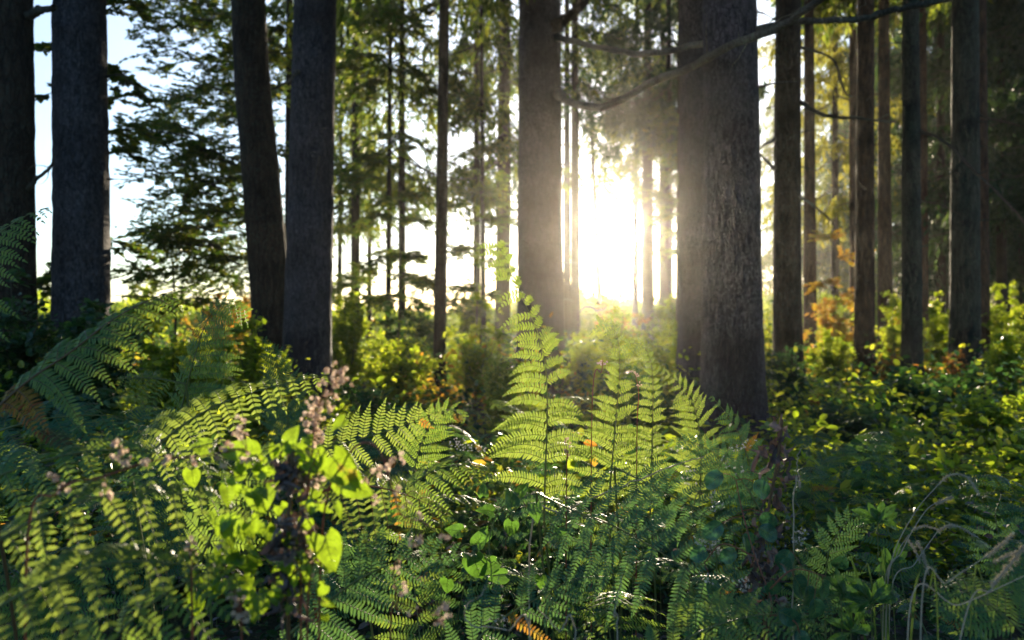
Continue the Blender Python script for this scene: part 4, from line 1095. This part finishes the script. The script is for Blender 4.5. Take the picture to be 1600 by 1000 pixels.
# bright climbing vine with heart leaves, near the camera left of centre
vine_lv = [(520, 714, 1.0, 0.055, 0.046, -55, N_()), (492, 700, 1.02, 0.05, 0.045, -110, N_()), (508, 838, 1.0, 0.048, 0.040, -75, N_()),
           (395, 712, 1.05, 0.036, 0.038, 150, N_()), (415, 765, 1.03, 0.034, 0.03, -100, N_()), (365, 812, 1.02, 0.04, 0.034, -100, N_()),
           (398, 770, 1.05, 0.03, 0.028, -70, N_()), (438, 790, 1.05, 0.028, 0.022, -60, N_()), (545, 755, 1.0, 0.035, 0.032, -30, N_()),
           (385, 868, 1.05, 0.034, 0.03, -80, N_()), (345, 905, 1.04, 0.034, 0.032, -140, N_()), (440, 905, 1.03, 0.036, 0.034, -40, N_()),
           (405, 930, 1.03, 0.036, 0.034, -100, N_()), (470, 720, 1.03, 0.03, 0.026, 120, N_()), (355, 760, 1.06, 0.028, 0.022, -80, N_()),
           (325, 700, 1.1, 0.03, 0.026, 170, N_()), (300, 735, 1.1, 0.028, 0.026, -90, N_()), (350, 860, 1.06, 0.03, 0.026, -120, N_()),
           (420, 850, 1.06, 0.03, 0.024, -90, N_()), (470, 900, 1.04, 0.026, 0.022, -60, N_()), (310, 930, 1.05, 0.03, 0.028, -100, N_()),
           (450, 690, 1.04, 0.026, 0.02, 60, N_()), (480, 770, 1.04, 0.026, 0.022, -100, N_()), (380, 900, 1.08, 0.03, 0.03, -60, N_())]
_g = np.random.default_rng(77)
for _k in range(84):
    _a = [(440, 900), (400, 780), (350, 880), (500, 740), (410, 720), (470, 870)][_k % 6]
    vine_lv.append((_a[0] + _g.normal(0, 32), _a[1] + _g.normal(0, 36), 1.03 + _g.uniform(-0.03, 0.05), _g.uniform(0.012, 0.026), _g.uniform(0.010, 0.022), _g.uniform(-150, -20), N_()))
leafy_plant('bright yellow green climbing vine with heart shaped leaves around the dry brown clump', 'vine', 'climbing_vine',
            [[(470, 980, 1.05), (450, 880, 1.04), (420, 790, 1.04), (405, 720, 1.05), (360, 690, 1.08), (300, 700, 1.1)],
             [(450, 880, 1.04), (480, 800, 1.02), (500, 720, 1.01), (530, 690, 1.0), (560, 730, 1.0)],
             [(440, 850, 1.04), (390, 860, 1.05), (340, 890, 1.05), (310, 920, 1.05)], [(455, 900, 1.04), (500, 860, 1.0), (510, 835, 1.0)]],
            vine_lv, 'vine')
dk = [(620, 800, 1.7, 0.035, 0.03, 200, N_()), (740, 870, 1.5, 0.058, 0.048, -75, N_()), (745, 850, 1.5, 0.04, 0.03, 60, N_()), (775, 880, 1.52, 0.04, 0.032, -150, N_()),
      (800, 790, 1.6, 0.038, 0.034, 100, N_()), (770, 800, 1.6, 0.036, 0.03, 160, N_()), (835, 790, 1.6, 0.035, 0.03, -80, N_()), (800, 815, 1.6, 0.034, 0.032, -100, N_()),
      (720, 830, 1.6, 0.034, 0.03, 170, N_()), (760, 830, 1.6, 0.036, 0.03, -120, N_()), (790, 900, 1.5, 0.038, 0.03, -170, N_()), (845, 900, 1.5, 0.028, 0.024, -90, N_()),
      (700, 905, 1.5, 0.034, 0.03, -100, N_()), (870, 835, 1.6, 0.026, 0.022, 30, N_()), (755, 775, 1.65, 0.03, 0.024, 90, N_()), (810, 770, 1.65, 0.03, 0.026, 40, N_())]
leafy_plant('shaded vine with dull green heart leaves under the tallest fern', 'vine', 'climbing_vine',
            [[(780, 980, 1.55), (770, 900, 1.52), (765, 840, 1.55), (790, 790, 1.6), (850, 800, 1.6)], [(768, 880, 1.52), (730, 850, 1.52), (690, 880, 1.5)], [(770, 900, 1.5), (850, 890, 1.5)]],
            dk, 'vine_dark')
br = []
for px, py, Y in [(1150, 770, 1.5), (1178, 752, 1.5), (1192, 800, 1.48), (1128, 818, 1.48), (1160, 835, 1.46), (1185, 825, 1.47), (1150, 860, 1.45), (1105, 860, 1.45),
                  (1240, 900, 1.35), (1262, 915, 1.35), (1218, 880, 1.36), (1285, 905, 1.36), (1205, 905, 1.36), (1272, 935, 1.35), (1218, 955, 1.3), (1245, 985, 1.3), (1110, 905, 1.45),
                  (1320, 870, 1.6), (1235, 860, 1.4), (1130, 740, 1.55)]:
    s = rng.uniform(0.034, 0.045)
    br.append((px, py, Y, s, s * 0.8, rng.uniform(-160, -20), np.array([rng.normal(0, 0.25), -1, 0.6 + rng.normal(0, 0.25)])))
leafy_plant('bramble with smooth rounded blue green leaves in the lower right', 'bramble', 'bramble',
            [[(1200, 1010, 1.35), (1205, 940, 1.36), (1180, 870, 1.42), (1160, 800, 1.47), (1150, 750, 1.5)], [(1203, 920, 1.36), (1240, 890, 1.35), (1290, 900, 1.36)],
             [(1205, 960, 1.33), (1240, 970, 1.3), (1250, 990, 1.3)], [(1180, 870, 1.42), (1130, 850, 1.45), (1100, 880, 1.45)]],
            br, 'bramble', 'stem_red', kind='round')
def rosette(label, px, py, Y, n, L, up=True):
    lv = []
    for k in range(n):
        a = 90 + (k - (n - 1) / 2) * (230 / n) + rng.normal(0, 8)
        lv.append((px + rng.normal(0, 3), py + rng.normal(0, 3), Y, L * rng.uniform(0.75, 1.1), L * 0.32, a, np.array([rng.normal(0, 0.3), -1, 0.6])))
    leafy_plant(label, 'seedling', 'seedling', [[(px, py + 40, Y), (px, py, Y)]], lv, 'vine_dark', kind='lance', group='small leafy seedlings at the lower right')
rosette('seedling with a tuft of upright lance leaves, topmost at the lower right', 1372, 815, 1.75, 8, 0.055)
rosette('seedling with toothed leaves low beside the blue green bramble', 1315, 935, 1.45, 8, 0.055)
rosette('seedling with toothed leaves near the bottom, right of its twin', 1362, 940, 1.45, 8, 0.058)
rosette('faint low seedling at the very bottom of the lower right', 1330, 985, 1.45, 7, 0.05)
rosette('small seedling beside the foot of the drooping grass', 1395, 880, 1.7, 6, 0.045)

def ribbon(mb, pts, w, rg, mat=0):
    c = spline(pts, 7); t = nz(np.gradient(c, axis=0))
    s0 = nz(rg.normal(0, 1, 3)); prof = np.array([.2, .7, 1, 1, .85, .5, .08]) * w / 2
    tw = rg.uniform(-1.5, 1.5)
    V = []
    for i in range(7):
        s = nz(np.cross(t[i], s0)); n = np.cross(t[i], s); a = tw * i / 6
        sd = s * math.cos(a) + n * math.sin(a); nn = -s * math.sin(a) + n * math.cos(a)
        V += [c[i] - sd * prof[i] + nn * prof[i] * 0.7, c[i], c[i] + sd * prof[i] + nn * prof[i] * 0.7]
    i = np.arange(6)[:, None] * 3 + np.arange(2)[None]
    mb.add(V, np.stack([i, i + 1, i + 4, i + 3], -1).reshape(-1, 4), mat)

def dead_clump(label, path, width, n, L, group=None):
    c3 = spline([P(*p) for p in path], 60)
    b = c3[0]; g = float(ground(b[0], b[1])); base = np.array([b[0], b[1], g])
    t = thing('withered_stalk', label, 'dead plant', base, group)
    rg = np.random.default_rng(int(path[0][0]))
    st = MB(); c = c3 - base
    tube(st, np.vstack([[[0, 0, -0.03]], c]), 0.003, 6)
    st.build('stem', M['stem_brown'], t, smooth=True)
    lf = MB()
    for k in range(n):
        i = rg.integers(2, 60)
        p = c[i] + rg.normal(0, 1, 3) * width * [1, 0.8, 1] * 0.5
        d = nz(rg.normal(0, 0.55, 3) + [0, 0, -0.8]); l = L * rg.uniform(0.4, 1.2)
        q = [p, p + d * l * 0.35 + rg.normal(0, l * 0.14, 3), p + d * l * 0.7 + rg.normal(0, l * 0.22, 3), p + d * l * 0.85 + rg.normal(0, l * 0.3, 3)]
        ribbon(lf, q, l * rg.uniform(0.2, 0.5), rg)
    lf.build('withered_leaves', M['dead'], t)
    return t
dead_clump('thick hanging clump of withered brown leaves left of centre', [(450, 960, 1.04), (452, 900, 1.03), (450, 830, 1.02), (455, 760, 1.02), (458, 705, 1.02)], 0.019, 95, 0.030)
dead_clump('tall withered grey brown stalk with curled leaves right of the largest trunk', [(1195, 960, 1.55), (1190, 880, 1.55), (1200, 800, 1.55), (1215, 720, 1.55), (1222, 655, 1.55)], 0.028, 95, 0.038)

def seeds(mb, p, n, s, rg, spread):
    q = p + rg.normal(0, spread, (n, 3))
    d = rg.normal(0, 1, (n, 3)) + [0, 0, -0.6]
    S = s * rg.uniform(0.6, 1.1, n)
    for _ in range(2):
        leaves(mb, q, d, rg.normal(0, 1, (n, 3)), S, S * 0.8, 0, fold=0.6)

def seed_stalk(label, path, marks, s=0.008, stemmat='stem_red', n=6, spread=0.003, group='stalks with papery seeds', r=0.0013, root=True):
    c3 = [P(*p) for p in path]
    b = c3[0]; g = float(ground(b[0], b[1])); base = np.array([b[0], b[1], g])
    t = thing('seed_stalk', label, 'seed stalk', base, group)
    rg = np.random.default_rng(int(path[0][0] + path[-1][1]))
    st, sd = MB(), MB()
    c = spline(np.vstack([[base + [0, 0.02, -0.03]], c3]), 60) - base
    tube(st, c, np.linspace(r * 1.3, r * 0.5, 60), 6)
    for (px, py, Y, k) in marks:
        p = P(px, py, Y) - base
        j = c[np.argmin(np.linalg.norm(c - p, axis=1))]
        tube(st, [j, (j + p) / 2 + rg.normal(0, 0.002, 3), p], r * 0.35, 4)
        seeds(sd, p, k, s, rg, spread)
    st.build('stem', M[stemmat], t, smooth=True)
    sd.build('seeds', M['seed'], t)
    return t

mk = []
for i in range(34):
    u = i / 33
    px = np.interp(u, [0, .35, .6, 1], [488, 492, 500, 536]) + rng.normal(0, 6 + 5 * (u > 0.5)); py = np.interp(u, [0, .35, .6, 1], [700, 660, 630, 574]) + rng.normal(0, 4)
    mk.append((px, py, 1.02, 4))
seed_stalk('tall stalk packed with pinkish papery seeds, leaning right above the brown clump', [(470, 900, 1.03), (480, 780, 1.02), (488, 700, 1.02), (493, 650, 1.02), (510, 605, 1.02), (538, 572, 1.02)], mk)
seed_stalk('red stalk hung with papery seeds sloping down right from the heart leaves',
           [(500, 900, 1.02), (540, 720, 1.0), (590, 700, 0.98), (625, 800, 0.98), (660, 815, 0.98), (695, 840, 0.98)],
           [(588, 735, .98, 4), (600, 725, .98, 4), (612, 718, .98, 4), (624, 716, .98, 4), (577, 745, .98, 4), (618, 765, .98, 3), (640, 785, .98, 3), (655, 838, .98, 6), (645, 845, .98, 5), (690, 838, .98, 4), (655, 812, .98, 3), (585, 780, .99, 5)])
seed_stalk('drooping stalk with scattered papery seeds below the red one',
           [(610, 1020, 1.0), (620, 950, 1.0), (615, 890, 1.0), (625, 868, 1.0)],
           [(623, 882, 1, 5), (628, 918, 1, 5), (645, 950, 1, 3), (680, 955, 1, 6), (695, 945, 1, 6), (700, 965, 1, 4), (690, 972, 1, 5)])
seed_stalk('reddish stalk with pale seeds crossing the blurred ferns at the far left',
           [(40, 900, .95), (90, 770, .95), (160, 745, .96), (240, 720, .98), (320, 712, 1.0), (385, 700, 1.0)],
           [(82, 745, .95, 7), (98, 765, .95, 7), (165, 765, .95, 5), (182, 690, .96, 7), (188, 705, .96, 5), (198, 715, .96, 4), (225, 718, .97, 4), (262, 716, .98, 6), (300, 717, .99, 5), (340, 722, 1, 4), (385, 712, 1, 6), (378, 672, 1, 6), (375, 655, 1, 4), (355, 700, 1, 4)], s=0.009)
seed_stalk('short stalk with curly seeds in front of the blurred ferns', [(300, 960, .97), (298, 880, .97), (295, 845, .97)],
           [(295, 850, .97, 8), (300, 862, .97, 4), (350, 848, .98, 4)], s=0.009)
seed_stalk('short stalk with mauve seeds near the bottom left', [(378, 1020, .97), (372, 960, .97), (366, 918, .97)],
           [(366, 925, .97, 6), (372, 940, .97, 6), (380, 955, .97, 6), (384, 970, .97, 4)], s=0.009)
mk = [(430 + rng.uniform(-10, 90), 760 + rng.uniform(-30, 150), 1.02, 4) for _ in range(26)]
seed_stalk('twining stalk with cream seeds wound round the brown clump', [(480, 980, 1.02), (500, 860, 1.01), (470, 780, 1.01), (500, 700, 1.01)], mk, s=0.007)
seed_stalk('curled string of translucent seeds in the tallest fern', [(885, 760, 1.9), (887, 715, 1.85), (883, 685, 1.85)], [(885, 684, 1.85, 4), (887, 693, 1.85, 4), (884, 702, 1.85, 4), (886, 710, 1.85, 5)], s=0.008)
seed_stalk('silvery seed wisps beside the narrow upright fern', [(925, 640, 1.98), (940, 580, 1.95), (942, 560, 1.95)], [(938, 565, 1.95, 6), (945, 568, 1.95, 5), (952, 585, 1.95, 3)], s=0.008)
seed_stalk('silvery seed wisps beside the hooked fern', [(995, 700, 2.0), (998, 620, 2.0), (993, 585, 2.0)], [(990, 582, 2.0, 6), (997, 588, 2.0, 4), (999, 602, 2.0, 4)], s=0.008)

def floret_plant(label, path, heads, group='white flowered weeds'):
    c3 = [P(*p) for p in path]; b = c3[0]; g = float(ground(b[0], b[1])); base = np.array([b[0], b[1], g])
    t = thing('wildflower', label, 'wildflower', base, group)
    rg = np.random.default_rng(int(path[-1][0]))
    st, fl = MB(), MB()
    c = spline(np.vstack([[base + [0, 0.02, -0.03]], c3]), 40) - base
    tube(st, c, np.linspace(0.0015, 0.0006, 40), 5)
    for px, py, Y, k in heads:
        p = P(px, py, Y) - base
        j = c[np.argmin(np.linalg.norm(c - p, axis=1))]
        tube(st, [j, (j + p) / 2, p], 0.0004, 4)
        q = p + rg.normal(0, 1, (k, 3)) * [0.008, 0.006, 0.006]
        for e in q:
            m = 7
            leaves(fl, np.repeat(e[None], m, 0), rg.normal(0, 1, (m, 3)), rg.normal(0, 1, (m, 3)), 0.0035, 0.0016)
    st.build('stem', M['stem_green'], t, smooth=True); fl.build('florets', M['white'], t)
floret_plant('small white flower head left of the tallest fern', [(690, 800, 1.8), (705, 730, 1.8), (718, 695, 1.8)], [(712, 692, 1.8, 12), (722, 698, 1.8, 14), (730, 700, 1.8, 8), (752, 702, 1.8, 6)])
floret_plant('white florets low at the bottom centre', [(770, 1020, 1.4), (778, 985, 1.4), (780, 972, 1.4)], [(772, 968, 1.4, 10), (785, 970, 1.4, 10)])
floret_plant('cream flower cluster beside the withered right stalk', [(1120, 900, 1.5), (1112, 865, 1.5), (1108, 845, 1.5)], [(1098, 845, 1.5, 14), (1110, 850, 1.5, 16), (1118, 860, 1.5, 10)])
floret_plant('white florets right of the withered stalk', [(1240, 900, 1.5), (1248, 855, 1.5), (1256, 830, 1.5)], [(1255, 832, 1.5, 8), (1250, 842, 1.5, 10), (1246, 850, 1.5, 8)])
floret_plant('sprawling weed with pale florets left of the withered stalk', [(1080, 830, 1.6), (1110, 760, 1.6), (1140, 700, 1.6), (1160, 680, 1.6)],
             [(1075, 740, 1.6, 6), (1078, 755, 1.6, 5), (1115, 790, 1.6, 10), (1118, 775, 1.6, 8), (1150, 700, 1.6, 8), (1170, 690, 1.6, 6), (1135, 720, 1.6, 6), (1160, 735, 1.6, 6), (1050, 700, 1.6, 4)])
floret_plant('pale seed heads low beside the blue green bramble', [(1150, 980, 1.4), (1155, 940, 1.4), (1160, 920, 1.4)], [(1158, 912, 1.4, 12), (1165, 920, 1.4, 8), (1105, 910, 1.4, 6)])

def grass_plant(label, paths, heads, blades, group='dry seeding grasses'):
    b = P(*paths[0][0]); g = float(ground(b[0], b[1])); base = np.array([b[0], b[1], g])
    t = thing('grass_tuft', label, 'grass', base, group)
    rg = np.random.default_rng(int(paths[0][-1][0]))
    st = MB()
    for p in paths:
        c = spline(np.vstack([[[rg.normal(0, .02), 0.02, -0.03]], np.array([P(*a) for a in p]) - base]), 40)
        tube(st, c, np.linspace(0.0013, 0.0007, 40), 5)
    st.build('stalks', M['straw'], t, smooth=True)
    for hpts, w in heads:
        hd = MB()
        c = spline(np.array([P(*a) for a in hpts]) - base, 60)
        tube(hd, c, np.full(60, w * 0.25), 5)
        tg = nz(np.gradient(c, axis=0))
        k = rg.integers(0, 60, 420)
        d = tg[k] * 1.1 + rg.normal(0, 0.75, (420, 3))
        strips(hd, c[k], d, rg.normal(0, 1, (420, 3)), w * rg.uniform(0.8, 2.0, 420), w * 0.22)
        hd.build('seed_head', M['straw'], t)
    bl = MB()
    for px, py, Y, qx, qy in blades:
        a = P(px, py, Y) - base; e = P(qx, qy, Y) - base
        ribbon(bl, [a * [1, 1, 0], (a + e) / 2 + [0, 0, 0.03], e], 0.0045, rg)
    bl.build('blades', M['grass'], t)
grass_plant('tall dry grass with arching furry seed heads at the lower right',
            [[(1385, 960, 1.5), (1395, 870, 1.5), (1430, 800, 1.5), (1465, 758, 1.5)], [(1385, 940, 1.5), (1410, 860, 1.5), (1445, 800, 1.5), (1470, 782, 1.5)],
             [(1390, 950, 1.5), (1430, 880, 1.5), (1465, 830, 1.5)], [(1380, 950, 1.5), (1400, 870, 1.5), (1420, 835, 1.5)]],
            [([(1465, 758, 1.5), (1485, 742, 1.5), (1510, 745, 1.5), (1530, 772, 1.5)], 0.0042), ([(1462, 788, 1.5), (1475, 782, 1.5), (1486, 778, 1.5)], 0.0042),
             ([(1465, 832, 1.5), (1480, 822, 1.5), (1500, 824, 1.5), (1524, 838, 1.5)], 0.0042), ([(1418, 842, 1.5), (1430, 860, 1.5), (1437, 878, 1.5)], 0.0035),
             ([(1432, 845, 1.5), (1442, 865, 1.5), (1449, 893, 1.5)], 0.0045), ([(1425, 828, 1.5), (1445, 822, 1.5), (1465, 828, 1.5)], 0.003)],
            [(1385, 980, 1.5, 1340, 905), (1390, 980, 1.5, 1372, 900), (1400, 980, 1.5, 1368, 870), (1380, 980, 1.5, 1305, 890), (1400, 980, 1.5, 1460, 900)])
grass_plant('dry grass with blurred grey seed heads at the right edge',
            [[(1440, 950, 1.15), (1480, 910, 1.15), (1540, 870, 1.15)], [(1500, 1000, 1.15), (1550, 920, 1.15), (1580, 880, 1.15)], [(1420, 965, 1.2), (1500, 945, 1.2), (1600, 900, 1.2)]],
            [([(1540, 870, 1.15), (1560, 855, 1.15), (1582, 835, 1.15)], 0.0035), ([(1600, 852, 1.15), (1580, 880, 1.15), (1552, 912, 1.15)], 0.005), ([(1552, 878, 1.15), (1575, 868, 1.15), (1600, 858, 1.15)], 0.0035)],
            [(1480, 1000, 1.2, 1450, 930), (1500, 1000, 1.2, 1540, 920)])

def twig(label, path, r=0.0012):
    c3 = np.array([P(*p) for p in path]); b = c3[0].copy(); b[2] = float(ground(b[0], b[1]))
    t = MB(); c = spline(np.vstack([[b + [0, 0, -0.02]], c3]) - b, 50); c[3:] += rng.normal(0, 0.0012, (47, 3))
    tube(t, c, np.linspace(r * 1.3, r * 0.6, 50), 5)
    o = t.build('twig', M['straw'], None, smooth=True, loc=b)
    tag(o, label, 'twig', 'dry twigs in the foreground')
twig('pale bent twig looping up at the bottom centre', [(830, 1010, 1.2), (790, 985, 1.2), (740, 978, 1.2), (726, 955, 1.2), (735, 940, 1.2), (752, 932, 1.2), (758, 918, 1.2)])
twig('pale straight twig leaning left at the bottom centre', [(900, 1010, 1.2), (872, 985, 1.2), (840, 950, 1.2)])
twig('short upright twig at the bottom right of centre', [(965, 1010, 1.25), (960, 960, 1.25), (972, 900, 1.25)])
twig('long brown twig slanting up through the comb-like ferns', [(830, 830, 1.75), (880, 800, 1.75), (960, 765, 1.8), (1060, 725, 1.85), (1100, 715, 1.85)], 0.002)
twig('thin twig curling beside the withered right stalk', [(1240, 800, 1.5), (1250, 760, 1.5), (1245, 725, 1.5), (1252, 700, 1.5)], 0.0012)

# ------------------------------------------------------------------ haze volume added to imitate lens glare around the sun
def haze():
    m = bpy.data.materials.new('glare_haze'); m.use_nodes = True
    t = m.node_tree
    for n in list(t.nodes): t.nodes.remove(n)
    o = t.nodes.new('ShaderNodeOutputMaterial'); v = t.nodes.new('ShaderNodeVolumePrincipled')
    v.inputs['Color'].default_value = (1, 0.95, 0.88, 1)
    v.inputs['Density'].default_value = 0.0006
    v.inputs['Anisotropy'].default_value = 0.89
    t.links.new(v.outputs[0], o.inputs['Volume'])
    mb = MB()
    x0, x1, y0, y1, z0, z1 = -70, 70, -6, 75, -1.2, 30
    V = [(x, y, z) for x in (x0, x1) for y in (y0, y1) for z in (z0, z1)]
    mb.add(V, [[0, 1, 3, 2], [4, 6, 7, 5], [0, 4, 5, 1], [2, 3, 7, 6], [0, 2, 6, 4], [1, 5, 7, 3]])
    ob = mb.build('haze', m); tag(ob, 'added thin haze imitating lens glare around the sun', 'haze', kind='stuff')
haze()
